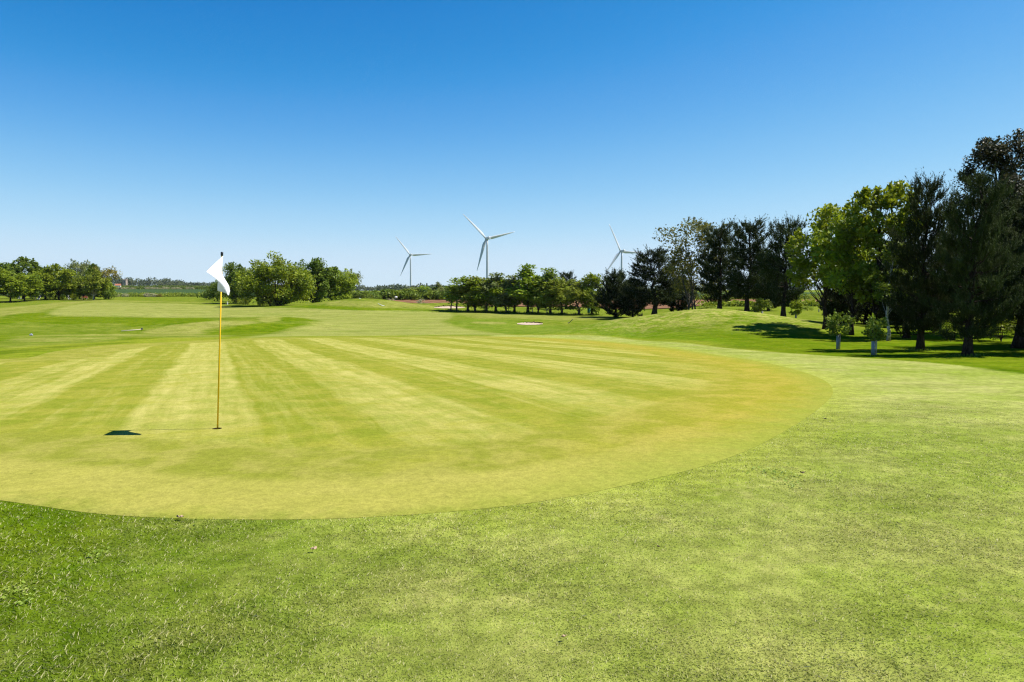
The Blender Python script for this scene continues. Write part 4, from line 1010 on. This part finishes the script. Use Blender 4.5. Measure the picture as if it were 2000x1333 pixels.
def turbine(label, px, Y, hub_py, angles, yaw):
    global BM
    x = (px - 1000) / FPX * Y; zg = float(H(x, Y)); hz = pt(px, hub_py, Y)[2] - zg
    root = empty('wind_turbine', (x, Y, zg)); tag(root, label, 'wind turbine', 'wind turbines on the skyline')
    b = MB(); n = 9
    b.tube([(0, 0, -0.5 + (hz - 1.6 + 0.5) * k / (n - 1)) for k in range(n)], [2.15 - 0.85 * k / (n - 1) for k in range(n)], 24); b.build('tower', M['turbine'], root)
    nd = Vector((math.sin(yaw), -math.cos(yaw), 0))      # rotor -> nacelle tail
    ang = math.atan2(nd.y, nd.x)
    b = MB(); b.box(nd * 3.2 + Vector((0, 0, hz)), (10.0, 3.6, 3.7), rz=ang, bev=0.6); b.box(nd * 6.0 + Vector((0, 0, hz + 2.1)), (2.6, 2.4, 0.6), rz=ang, bev=0.15)
    nac = b.build('nacelle', M['turbine'], root, smooth=False)
    hubc = nd * -3.6 + Vector((0, 0, hz))
    b = MB(); b.tube([hubc + nd * 1.8, hubc + nd * 1.2, hubc - nd * 0.6, hubc - nd * 1.9, hubc - nd * 2.6], [1.3, 1.75, 1.75, 1.1, 0.25], 20); b.build('hub', M['turbine'], root)
    ur = Vector((-nd.y, nd.x, 0)); 
    if ur.x < 0: ur = -ur
    for a in angles:
        ca = math.cos(R(a)) / max(abs(ur.x), 0.3); sa = math.sin(R(a)); d = (ur * ca + Vector((0, 0, 1)) * sa).normalized()
        if BM is None:
            o = mk('blade', BV, BF, M['turbine'], root, smooth=True); BM = o.data
        else:
            o = bpy.data.objects.new('blade', BM); COL.objects.link(o); o.parent = root
        yv = -nd; xv = yv.cross(d).normalized()
        m = Matrix((xv, yv, d)).transposed().to_4x4(); m.translation = hubc
        o.matrix_local = m
    return root
turbine('left and smallest-looking white wind turbine with its tower fully in view', 803, 1480, 498, (126.6, 4.0, 246.6), R(24))
turbine('middle and tallest-looking white wind turbine above the plantation', 952, 1010, 466, (133.8, 15.8, 255.0), R(28))
turbine('right white wind turbine with its tower rising from dark pines', 1213, 1150, 491, (115.0, -2.0, 235.0), R(26))

# ------------------------------------------------------------------ flagstick and cup
M['yellow_paint'] = simple('yellow_paint', (0.78, 0.47, 0.003), 0.35, 0.5, 0.08, 20)
M['black'] = simple('black_plastic', (0.01, 0.01, 0.012), 0.4, 0.4, 0.1, 20)
def cloth_mat():
    m, nt = new_mat('flag_cloth')
    tc = nt.node('ShaderNodeTexCoord').outputs['Object']
    c = nt.mix(nt.noise(tc, 60, 3), (0.80, 0.80, 0.82), (0.86, 0.86, 0.87))
    p = principled(nt, c, 0.7, 0.1); t = nt.node('ShaderNodeBsdfTranslucent'); nt.put(t.inputs['Color'], (0.8, 0.8, 0.82))
    ms = nt.node('ShaderNodeMixShader'); ms.inputs[0].default_value = 0.28
    nt.l.new(p, ms.inputs[1]); nt.l.new(t.outputs[0], ms.inputs[2]); finish(nt, ms.outputs[0]); return m
M['cloth'] = cloth_mat()
M['white_paint'] = simple('white_paint', (0.78, 0.78, 0.76), 0.5, 0.3, 0.06, 10)

cx, cy, cz = CUP
fs = empty('flagstick', (cx, cy, cz - 0.1)); tag(fs, 'yellow flagstick with white flag standing in the hole on the green', 'flagstick')
top = Vector(pt(433.6, 492.5, cy)) - Vector((cx, cy, cz - 0.1))
b = MB(); b.tube([(0, 0, 0), top * 0.5, top * 0.985], [0.0095, 0.0092, 0.0085], 16); b.build('pole', M['yellow_paint'], fs)
b = MB(); u = top.normalized(); b.tube([top - u * 0.045, top - u * 0.04, top - u * 0.004, top], [0.011, 0.0145, 0.0145, 0.009], 16); b.build('cap', M['black'], fs)
b = MB(); b.tube([(0, 0, 0.082), (0, 0, 0.094)], [0.013, 0.013], 14); b.build('ferrule', M['black'], fs)
def flag():
    """cloth blown towards the camera; the top goes left, the lower corner curls right"""
    nu, nv = 36, 48; V = []
    vk = [0, .35, .65, .85, 1]
    XS = [[435.8, 434.5, 433.2, 432.6, 432.2], [427, 431.5, 427, 425.5, 425.5], [416, 433, 439.5, 441.5, 437], [403, 418, 432, 439.5, 445]]
    YS = [[500.5, 524.6, 545.5, 559.5, 570], [508, 527, 546.5, 560, 568.5], [518, 532, 551, 563, 572], [531, 541.5, 554, 564.5, 577.5]]
    DS = [0.0, 0.08, 0.17, 0.31]; sk = [0, .25, .55, 1]
    def lag(vals, s):
        r = 0.0
        for i in range(4):
            w = 1.0
            for j in range(4):
                if j != i: w *= (s - sk[j]) / (sk[i] - sk[j])
            r += w * vals[i]
        return r
    sm = lambda T, v: sum(np.interp(min(max(v + d, 0), 1), vk, T) * w for d, w in ((-.12, .2), (-.06, .2), (0, .2), (.06, .2), (.12, .2))) if 0.12 < v < 0.88 else np.interp(v, vk, T)
    for j in range(nv):
        v = j / (nv - 1); xs_ = [sm(T, v) for T in XS]; ys_ = [sm(T, v) for T in YS]
        for i in range(nu):
            s = i / (nu - 1)
            V.append(pt(lag(xs_, s), lag(ys_, s), cy - lag(DS, s)) - np.array([cx, cy, cz - 0.1]))
    V = np.array(V); i, j = np.meshgrid(np.arange(nv - 1), np.arange(nu - 1), indexing='ij')
    F = np.stack([i * nu + j, i * nu + j + 1, (i + 1) * nu + j + 1, (i + 1) * nu + j], -1).reshape(-1, 4)
    o = mk('flag', V, F, M['cloth'], fs, smooth=True)
    sol = o.modifiers.new('thick', 'SOLIDIFY'); sol.thickness = 0.0012
    b = MB(); pts = [tuple(V[k * nu + nu - 1]) for k in range(0, nv, 3)]; b.tube(pts, 0.0016, 5); b.build('hem', M['cloth'], o)
    return o
flag()
b = MB(); rr = 0.0535; zz = cz + 0.004
b.tube([(0, 0, 0.072 - 0.17 + 0.0), (0, 0, 0.075)], [rr, rr], 40, cap=False)
V0 = list(b.V); nS = 40
F0 = list(b.F) + [tuple(range(nS))]
cupo = mk('hole_cup', V0, F0, M['white_paint'], smooth=True); cupo.location = (cx, cy, cz - 0.1)
tag(cupo, 'white plastic cup lining the hole at the foot of the flagstick', 'golf hole')
M['soil'] = simple('cut_soil', (0.05, 0.035, 0.02), 0.95, 0.05, 0.3, 60)
b = MB(); b.tube([(0, 0, 0.075), (0, 0, 0.108)], [0.0545, 0.0545], 40, cap=False); b.build('soil_rim', M['soil'], cupo)

# distant flags
def far_flag(label, px, Y, top, fw):
    x = (px - 1000) / FPX * Y; zg = float(H(x, Y)); root = empty('distant_flagstick', (x, Y, zg)); h = max(1.6, pt(px, top, Y)[2] - zg)
    b = MB(); b.tube([(0, 0, -0.05), (0, 0, h)], 0.014, 8); b.build('pole', M['white_paint'], root)
    V = []; n = 8
    for i in range(n):
        s = i / (n - 1)
        for zt in (0, 1): V.append((fw * s, -0.12 * math.sin(s * 5), h - 0.02 - 0.42 * zt - 0.10 * s + 0.08 * s * zt))
    F = [(2 * i, 2 * i + 1, 2 * i + 3, 2 * i + 2) for i in range(n - 1)]
    o = mk('flag', V, F, M['cloth'], root, smooth=True); o.modifiers.new('thick', 'SOLIDIFY').thickness = 0.002
    tag(root, label, 'flagstick', 'flags on the far greens')
far_flag('tiny distant white flag at the left slope of the centre mound', 702, 132, 584.0, 0.42)
far_flag('tiny distant white flag in front of the hedgerow', 772, 150, 578.5, 0.5)

# ------------------------------------------------------------------ rakes, markers, posts
M['wood'] = simple('weathered_wood', (0.50, 0.43, 0.33), 0.8, 0.15, 0.2, 12)
M['dark_metal'] = simple('dark_metal', (0.03, 0.03, 0.035), 0.5, 0.4, 0.2, 12)
def rake(label, p0, p1, mat, head_mat):
    """handle end p0, head end p1"""
    p0 = Vector(p0); p1 = Vector(p1); root = empty('bunker_rake', p1); d = (p0 - p1); d0 = d.normalized(); s = d0.cross(Vector((0, 0, 1))).normalized()
    b = MB(); b.tube([Vector((0, 0, 0.03)), d + Vector((0, 0, 0.03))], 0.034, 8); b.build('handle', mat, root)
    b = MB(); b.tube([s * -0.32 + Vector((0, 0, 0.05)), s * 0.32 + Vector((0, 0, 0.05))], 0.03, 6)
    for k in range(9): c = s * (-0.3 + 0.075 * k); b.tube([c + Vector((0, 0, 0.06)), c + Vector((0, 0, 0.14)) - d0 * 0.05], 0.010, 5)
    b.build('head', head_mat, root); tag(root, label, 'rake'); return root
a, c_ = hit(237, 648.2), hit(281, 643.8)
rake('pale wooden bunker rake lying on the slope left of the flagstick', a + np.array((0, 0, .02)), (c_[0], a[1] + 0.9, float(H(c_[0], a[1] + 0.9)) + .02), M['wood'], M['dark_metal'])
a = hit(1111, 632); rake('dark bunker rake propped on the slope below the plantation', a + np.array((0.42, -0.1, 0.42)), a, M['dark_metal'], M['dark_metal'])
a = hit(748, 598); rake('white-handled rake lying on the far centre slope', a + np.array((-0.95, 0.6, 0.35)), a, M['white_paint'], M['white_paint'])

M['guard'] = simple('tree_guard_plastic', (0.20, 0.24, 0.25), 0.45, 0.35, 0.12, 4)
def guard_sapling(label, px, Y, guard_top, top, wpx, seed, leafm, base_px=None, bend=0.0, gr=0.06):
    x = (px - 1000) / FPX * Y; zg = float(H(x, Y)); root = empty('guarded_sapling', (x, Y, zg)); gh = max(0.45, pt(px, guard_top, Y)[2] - zg); h = pt(px, top, Y)[2] - zg
    r = wpx / FPX * Y / 2
    g = MB(); g.tube([(0, 0, -0.03), (0, 0, gh * 0.5), (0, 0, gh)], [gr, gr * 0.98, gr], 14, cap=False); go = g.build('tree_guard', M['guard'], root)
    go.modifiers.new('thick', 'SOLIDIFY').thickness = 0.006
    st = MB(); st.tube([(gr * 1.5, 0, -0.1), (gr * 1.5, 0, gh * 1.08)], 0.02, 6); st.build('stake', M['wood'], root)
    tmp = broadleaf('tmp', seed, h, r, gh * 0.9, 12, 900, 0.085 * Y / 30 + 0.02, leafm, M['bark_grey'], 'round', clump=0.42, trunk_r=0.022)
    for ch in list(tmp.children): ch.parent = root
    bpy.data.objects.remove(tmp); tag(root, label, 'sapling', 'saplings in tree guards'); return root
guard_sapling('sunlit sapling in a grey tree guard before the shaded belt', 1638, 28.0, 655, 614, 50, 81, M['dark'])
guard_sapling('shaded sapling in a grey tree guard left of the straight front pine', 1708, 24.3, 667, 620, 40, 82, M['dark'], gr=0.07)
guard_sapling('sapling in a pale guard just right of the pine on the mound shoulder', 1554, 56.0, 617, 590, 26, 83, M['mid'])
guard_sapling('thin leaning sapling in a short guard between the two pines on the mound', 1488, 64.0, 613, 585, 32, 84, M['olive'])
for px, Y, hh, lab in [(1492, 63, 0.25, 'short dark post beside the leaning sapling'), (1599, 74, 0.35, 'short dark post left of the flared broadleaf trunk'), (1503, 80, 0.25, 'small grey post far back between the pines')]:
    x = (px - 1000) / FPX * Y; b = MB(); b.box((0, 0, hh / 2 - 0.03), (0.10, 0.10, hh + 0.06), bev=0.012); o = b.build('marker_post', M['wood'], smooth=False)
    o.location = (x, Y, float(H(x, Y))); tag(o, lab, 'post', 'short posts among the pines')
x, y = XY(445, 136); b = MB(); b.box((0, 0, 0.25), (0.16, 0.16, 0.56), bev=0.02); b.box((0, 0, 0.56), (0.20, 0.20, 0.06), bev=0.015); o = b.build('marker_post', M['white_paint'], smooth=False); o.location = (x, y, float(H(x, y))); tag(o, 'small white marker post right of the flagstick by the dark tree', 'post')
a = hit(61, 656); b = MB(); b.box((0, 0, 0.05), (0.20, 0.12, 0.12), rz=0.4, rx=0.25, bev=0.03); b.box((0.01, 0.0, 0.13), (0.09, 0.08, 0.06), rz=0.7, bev=0.02)
M['slate'] = simple('slate', (0.24, 0.27, 0.33), 0.6, 0.3, 0.3, 9); o = b.build('marker_stone', M['slate'], smooth=False); o.location = a; tag(o, 'small grey-blue marker stone on the slope at far left', 'marker stone')
# litter bin by the maple
x, y = XY(1150, 108); b = MB(); b.tube([(0, 0, -0.03), (0, 0, 0.1), (0, 0, 0.85), (0, 0, 0.9)], [0.20, 0.23, 0.25, 0.22], 16); M['green_paint'] = simple('green_plastic', (0.01, 0.10, 0.08), 0.5, 0.3, 0.1, 8)
root = empty('litter_bin', (x, y, float(H(x, y)))); b.build('body', M['green_paint'], root); b = MB(); b.tube([(0, 0, 0.9), (0, 0, 0.96), (0, 0, 1.0)], [0.26, 0.24, 0.12], 16); b.build('lid', M['black'], root); tag(root, 'dark green litter bin under the bright maple', 'bin')

# bench
M['salmon'] = simple('salmon_wood', (0.62, 0.26, 0.18), 0.6, 0.25, 0.15, 5)
bp = hit(165, 585.5); root = empty('bench', bp); tag(root, 'salmon-coloured bench in front of the small bright tree at left', 'bench')
for k in range(3):
    b = MB(); b.box((0, 0.16 + 0.01 * k, 0.52 + 0.14 * k), (1.5, 0.03, 0.11), bev=0.006); b.build('back_slat', M['salmon'], root, False)
for k in range(3):
    b = MB(); b.box((0, -0.28 + 0.14 * k, 0.43), (1.5, 0.11, 0.03), bev=0.006); b.build('seat_slat', M['salmon'], root, False)
for sx_ in (-0.65, 0.65):
    b = MB(); b.box((sx_, 0.17, 0.42), (0.06, 0.06, 0.92), bev=0.006); b.box((sx_, -0.26, 0.19), (0.06, 0.06, 0.46), bev=0.006); b.box((sx_, -0.05, 0.40), (0.05, 0.40, 0.04), bev=0.004); b.build('leg_frame', M['wood'], root, False)

# golf trolleys and golfer
M['white_cloth'] = simple('white_cloth', (0.75, 0.75, 0.76), 0.7, 0.1, 0.1, 8)
M['green_cloth'] = simple('green_cloth', (0.03, 0.42, 0.20), 0.8, 0.1, 0.15, 8)
M['trousers'] = simple('dark_trousers', (0.03, 0.035, 0.06), 0.85, 0.1, 0.2, 8)
M['skin'] = simple('skin', (0.52, 0.30, 0.21), 0.55, 0.3, 0.08, 8)
M['hair'] = simple('hair', (0.05, 0.035, 0.02), 0.7, 0.2, 0.2, 40)
M['navy'] = simple('navy_bag', (0.03, 0.04, 0.08), 0.6, 0.25, 0.2, 8)
def trolley(label, x, y, rz, bagm):
    root = empty('golf_trolley', (x, y, float(H(x, y))), rz); tag(root, label, 'golf trolley', 'golf trolleys under the left trees')
    d = Vector((0.55, 0, 0.83)).normalized(); p = Vector((0, 0, 0.25))
    b = MB(); b.tube([p, p + d * 0.1, p + d * 0.75, p + d * 0.82], [0.12, 0.135, 0.145, 0.13], 14); bag = b.build('bag', bagm, root)
    b = MB(); b.tube([p + d * 0.2 + Vector((0.12, 0, -0.08)), p + d * 0.55 + Vector((0.12, 0, -0.08))], [0.07, 0.07], 10); b.build('pocket', M['white_cloth'], bag)
    for k in range(6):
        q = p + d * 0.8 + Vector((0.05 * math.cos(k), 0.06 * math.sin(k * 1.1), 0)); e = q + d * (0.22 + 0.04 * (k % 3)); b = MB(); b.tube([q, e], 0.008, 6); b.tube([e - Vector((0, 0.02, 0)), e + Vector((0.0, 0.06, 0.02))], [0.035, 0.025], 8); b.build('golf_club', M['dark_metal'], bag)
    for s in (-0.3, 0.3):
        b = MB(); b.tube([(0.0, s - 0.025, 0.16), (0.0, s - 0.02, 0.16), (0.0, s + 0.02, 0.16), (0.0, s + 0.025, 0.16)], [0.12, 0.16, 0.16, 0.12], 18); b.build('wheel', M['white_paint'], root)
    b = MB(); b.tube([(0, -0.3, 0.16), (0, 0.3, 0.16)], 0.014, 6); b.tube([(-0.55, 0, 0.10), (0, 0, 0.2), p + d * 0.4 - Vector((0.05, 0, 0)), Vector((-0.05, 0, 0)) + p + d * 0.8, (0.25, 0, 1.02)], 0.016, 6); b.tube([(0.25, -0.14, 1.02), (0.25, 0.14, 1.02)], 0.018, 6); b.build('frame', M['white_paint'], root)
    b = MB(); b.tube([(-0.55, -0.02, 0.09), (-0.55, 0.02, 0.09)], [0.09, 0.09], 14); b.build('front_wheel', M['dark_metal'], root)
x, y = XY(40, 168); trolley('golf trolley with white and dark bag between the two leftmost trunks', x, y, 2.6, M['navy'])
x, y = XY(77, 163); trolley('golf trolley beside the green-shirted golfer', x, y, 0.3, M['navy'])
x, y = XY(137, 165); trolley('dark golf trolley half hidden by the rounded tree left of the bench', x, y, 2.9, M['black'])

def skin_mesh(name, verts, edges, radii, mat, parent, root=0, sub=2):
    me = bpy.data.meshes.new(name); me.from_pydata(verts, edges, []); o = bpy.data.objects.new(name, me); COL.objects.link(o)
    sk = o.modifiers.new('skin', 'SKIN'); sk.use_smooth_shade = True
    for i, r in enumerate(radii):
        v = me.skin_vertices[0].data[i]; v.radius = (r, r) if not hasattr(r, '__len__') else r; v.use_root = (i == root)
    o.modifiers.new('sub', 'SUBSURF').levels = sub; o.modifiers['sub'].render_levels = sub
    dg = bpy.context.evaluated_depsgraph_get(); ev = o.evaluated_get(dg); nm = bpy.data.meshes.new_from_object(ev)
    o.modifiers.clear(); o.data = nm; nm.materials.clear(); nm.materials.append(mat)
    nm.polygons.foreach_set('use_smooth', np.ones(len(nm.polygons), dtype=bool))
    o.parent = parent; return o
def golfer(x, y, rz):
    root = empty('person', (x, y, float(H(x, y))), rz); tag(root, 'golfer in a green top and dark trousers bending over a golf trolley', 'person')
    # facing +X, leaning forward a little, arms reaching to the trolley
    Vv = [(0, 0, .95), (.04, 0, 1.12), (.12, 0, 1.30), (.17, 0, 1.42), (.22, 0, 1.50), (.25, 0, 1.58), (.27, 0, 1.68),
          (.14, .17, 1.40), (.27, .22, 1.16), (.47, .18, 1.03), (.55, .16, 1.00),
          (.14, -.17, 1.40), (.27, -.22, 1.16), (.47, -.18, 1.03), (.55, -.16, 1.00),
          (0, .10, .88), (.05, .12, .48), (-.02, .12, .09), (.13, .13, .045), (0, -.10, .88), (.10, -.12, .48), (.03, -.12, .09), (.18, -.13, .045)]
    E = [(0, 1), (1, 2), (2, 3), (3, 4), (4, 5), (5, 6), (3, 7), (7, 8), (8, 9), (9, 10), (3, 11), (11, 12), (12, 13), (13, 14), (0, 15), (15, 16), (16, 17), (17, 18), (0, 19), (19, 20), (20, 21), (21, 22)]
    rad = [(.15, .12), (.145, .11), (.16, .12), (.12, .09), .055, .085, .08, .065, .05, .04, .03, .065, .05, .04, .03, .095, .065, .045, .04, .095, .065, .045, .04]
    body = skin_mesh('body', Vv, E, rad, M['skin'], root)
    tr = skin_mesh('trousers', [Vv[0]] + Vv[15:18] + Vv[19:22], [(0, 1), (1, 2), (2, 3), (0, 4), (4, 5), (5, 6)], [(.165, .135), .11, .08, .068, .11, .08, .068], M['trousers'], root)
    sh_ = skin_mesh('top', [Vv[0], Vv[1], Vv[2], Vv[3], Vv[7], Vv[8], Vv[11], Vv[12]], [(0, 1), (1, 2), (2, 3), (3, 4), (4, 5), (3, 6), (6, 7)], [(.17, .14), (.165, .13), (.178, .138), (.13, .10), .078, .064, .078, .064], M['green_cloth'], root, root=1)
    hair = skin_mesh('hair', [(.235, 0, 1.64), (.25, 0, 1.70), (.27, 0, 1.735)], [(0, 1), (1, 2)], [.09, .092, .05], M['hair'], root)
    b = MB(); b.tube([(.345, -.012, 1.615), (.375, 0, 1.60)], [.012, .016], 6); b.build('nose', M['skin'], root)
    for s in (-1, 1):
        for k in range(5):
            b = MB(); q = Vector((.56, s * (.16 - .035 + .018 * k), 1.0)); b.tube([q, q + Vector((.045, 0, -.01)), q + Vector((.06, 0, -.04 + .004 * abs(k - 2)))], [.010, .009, .007], 6); b.build('finger', M['skin'], root)
x, y = XY(70, 163); golfer(x, y, 0.25)

# ------------------------------------------------------------------ church tower and far house
M['stone'] = simple('church_stone', (0.30, 0.24, 0.21), 0.9, 0.1, 0.15, 1.0)
M['render'] = simple('white_render', (0.80, 0.78, 0.75), 0.8, 0.1, 0.06, 1.0); M['tile'] = simple('red_tile', (0.34, 0.13, 0.07), 0.85, 0.1, 0.2, 2.0); M['glass'] = simple('dark_glass', (0.03, 0.035, 0.045), 0.15, 0.5, 0.1, 2)
x, y = XY(247, 1120); zg = float(H(x, y)); root = empty('church_tower', (x, y, zg)); tag(root, 'square stone church tower standing above the far woods', 'church tower')
zt = pt(247, 547.5, 1120)[2] - zg
b = MB(); b.box((0, 0, zt / 2 - 1), (5.4, 5.4, zt + 2)); b.build('wall', M['stone'], root, False)
b = MB(); b.box((0, 0, zt + 0.25), (5.9, 5.9, 0.5)); b.build('cornice', M['stone'], root, False)
for sx_ in (-1, 1):
    for sy_ in (-1, 1):
        b = MB(); b.box((sx_ * 2.5, sy_ * 2.5, zt + 1.1), (0.8, 0.8, 1.2)); b.tube([(sx_ * 2.5, sy_ * 2.5, zt + 1.7), (sx_ * 2.5, sy_ * 2.5, zt + 2.9)], [0.5, 0.05], 4); b.build('pinnacle', M['stone'], root, False)
for k in range(3):
    b = MB(); b.box((-1.5 + 1.5 * k, 0, zt + 0.85), (0.8, 5.6, 0.7)); b.build('battlement', M['stone'], root, False)
b = MB(); b.box((0, -2.72, zt - 3), (1.3, 0.1, 2.4)); b.build('window', M['glass'], root, False)
x, y = XY(233, 860); zg = float(H(x, y)); root = empty('farmhouse', (x, y, zg), 0.3); tag(root, 'tiny white farmhouse with a reddish roof below the far woods', 'house')
b = MB(); b.box((0, 0, 1.3), (6.0, 4.2, 3.2)); b.build('wall', M['render'], root, False)
ro = mk('roof', [(-3.3, -2.4, 2.9), (3.3, -2.4, 2.9), (3.3, 2.4, 2.9), (-3.3, 2.4, 2.9), (-3.3, 0, 4.9), (3.3, 0, 4.9)], [(0, 1, 5, 4), (2, 3, 4, 5), (0, 4, 3), (1, 2, 5), (3, 2, 1, 0)], M['tile'], root)
b = MB(); b.box((2.2, 0, 5.0), (0.6, 0.6, 1.4)); b.build('chimney', M['tile'], ro, False)
for k in (-1.8, 1.8):
    b = MB(); b.box((k, -2.13, 1.7), (1.0, 0.08, 1.1)); b.build('window', M['glass'], root, False)
b = MB(); b.box((0, -2.13, 0.95), (0.95, 0.08, 2.0)); b.build('door', M['wood'], root, False)

# ------------------------------------------------------------------ bits lying on the grass
M['dry_leaf'] = simple('dry_leaf', (0.34, 0.24, 0.16), 0.7, 0.2, 0.3, 40); M['dark_leaf'] = simple('dark_leaf', (0.05, 0.03, 0.02), 0.7, 0.2, 0.3, 40)
def leaf_litter(label, px, py, size, mat, seed):
    g = random.Random(seed); p = hit(px, py); V = [(0, 0, 0.010)]; n = 12
    for k in range(n):
        a_ = 2 * math.pi * k / n; r_ = size * (0.5 + 0.5 * abs(math.cos(a_)) ** 1.5) * g.uniform(0.8, 1.15) * 0.5; V.append((r_ * math.cos(a_), r_ * math.sin(a_) * 0.6, 0.012 + g.uniform(0, 0.35) * size))
    F = [(0, 1 + k, 1 + (k + 1) % n) for k in range(n)]
    o = mk('fallen_leaf', V, F, mat, smooth=True); o.modifiers.new('thick', 'SOLIDIFY').thickness = 0.0015; o.location = (p[0], p[1], p[2] + 0.012); o.rotation_euler = (0, 0, g.uniform(-0.5, 0.5))
    tag(o, label, 'leaf', 'fallen leaves on the grass')
leaf_litter('curled pale brown leaf at the front edge of the green, left of centre', 352, 1017, 0.06, M['dry_leaf'], 1)
leaf_litter('dark curled leaf on the apron right of the green', 1567, 929, 0.05, M['dark_leaf'], 2)
leaf_litter('tiny dark leaf on the right rim of the green', 1612, 822, 0.045, M['dark_leaf'], 3)
leaf_litter('brown leaf in the foreground grass, bottom centre', 1101, 1253, 0.03, M['dry_leaf'], 4)
leaf_litter('tiny pale leaf in the rough left of centre', 612, 1080, 0.045, M['dry_leaf'], 5)
leaf_litter('tiny dark leaf in the grass right of centre foreground', 1286, 1075, 0.022, M['dark_leaf'], 6)

# long grass left round the trunks of the plantation, and weeds in the rough
def tufts():
    g = np.random.default_rng(77); V = []; F = []
    spots = [(px, Y - 4, 0.9, 0.34) for _, px, Y, _, _, _, _ in row] + [(1156, 99, 1.0, 0.35), (946, 112, .5, .3), (993, 108, .5, .3), (1040, 105, .5, .3), (1797, 27, 0.5, 0.10), (1893, 23.5, 0.5, 0.10), (545, 129, 3.0, 0.5), (464, 141, 2.0, .5)]
    for px, Y, r_, h_ in spots:
        x0 = (px - 1000) / FPX * Y
        for k in range(170):
            x = x0 + g.normal() * r_ * 0.5; y = Y + g.normal() * r_ * 0.5; z = float(H(x, y)); a_ = g.uniform(0, 6.28); w = 0.02 + 0.0002 * Y; h = h_ * g.uniform(0.4, 1.2); n = len(V)
            V += [(x - w * math.cos(a_), y - w * math.sin(a_), z - 0.01), (x + w * math.cos(a_), y + w * math.sin(a_), z - 0.01), (x + g.normal() * h * 0.4, y + g.normal() * h * 0.4, z + h)]; F.append((n, n + 1, n + 2))
    o = mk('long_grass', V, np.array(F), M['dark'], attrs={'rnd': np.repeat(g.random(len(F)), 3)}); tag(o, 'unmown grass tufts round the tree trunks', 'grass', kind='stuff')
tufts()
M['clover'] = leaf_mat('clover_leaf', (0.17, 0.27, 0.025), (0.35, 0.42, 0.09), trans=0.3, spec=0.15, objvar=0.1)
def weed(label, px, py, rad, n, seed, size):
    g = np.random.default_rng(seed); p = hit(px, py); root = empty('weed_clump', p); V = []; F = []; rr = []
    for k in range(n):
        c = np.array([g.normal() * rad, g.normal() * rad * 1.3, 0.010 + 0.012 * g.random()]); s_ = size * g.uniform(0.6, 1.3); tl = g.normal(size=2) * 0.35; b0 = len(V)
        V.append(tuple(c))
        for q in range(9):
            a_ = 6.283 * q / 9; rr_ = s_ * (0.75 + 0.25 * math.cos(3 * a_)); dx, dy = rr_ * math.cos(a_), rr_ * math.sin(a_); V.append((c[0] + dx, c[1] + dy, c[2] + dx * tl[0] + dy * tl[1] + 0.002))
        F += [(b0, b0 + 1 + q, b0 + 1 + (q + 1) % 9) for q in range(9)]; rr += [g.random()] * 10
    mk('leaves', V, F, M['clover'], root, attrs={'rnd': rr})
    b = MB()
    for k in range(6): q = Vector((g.normal() * rad * 0.5, g.normal() * rad * 0.5, 0)); b.tube([q - Vector((0, 0, 0.01)), q + Vector((0.004, 0, 0.016))], 0.0012, 4)
    b.build('stems', M['clover'], root); tag(root, label, 'weed', 'weeds in the turf')
weed('pale clover clump in the rough at the left edge of the picture', 30, 1158, 0.05, 46, 1, 0.010)
weed('small clover clump just below the pale one at far left', 52, 1178, 0.03, 22, 2, 0.010)
weed('light green weed rosette in the rough upper left of the foreground', 188, 1085, 0.035, 24, 3, 0.010)
weed('bright green weed streak beside the dark leaf right of the green', 1515, 926, 0.10, 90, 4, 0.011)
weed('small bright weed patch below the streak right of the green', 1545, 950, 0.05, 40, 5, 0.010)

# ------------------------------------------------------------------ air
def build_haze(density):
    m = bpy.data.materials.new('haze'); m.use_nodes = True; nt = m.node_tree; nt.nodes.clear()
    v = nt.nodes.new('ShaderNodeVolumePrincipled'); v.inputs['Color'].default_value = (0.80, 0.90, 1.0, 1); v.inputs['Density'].default_value = density; v.inputs['Anisotropy'].default_value = 0.3
    o_ = nt.nodes.new('ShaderNodeOutputMaterial'); nt.links.new(v.outputs[0], o_.inputs['Volume'])
    b = MB(); b.box((0, 0, 72), (8800, 8800, 156)); o = b.build('haze', m, smooth=False); tag(o, 'thin pale summer haze over the far fields', 'haze', kind='stuff')
build_haze(HAZE)

tot = sum(len(o.data.polygons) for o in scene.objects if o.type == 'MESH')
print('objects', len(scene.objects), 'faces', tot, 'unique', sum(len(m.polygons) for m in bpy.data.meshes))
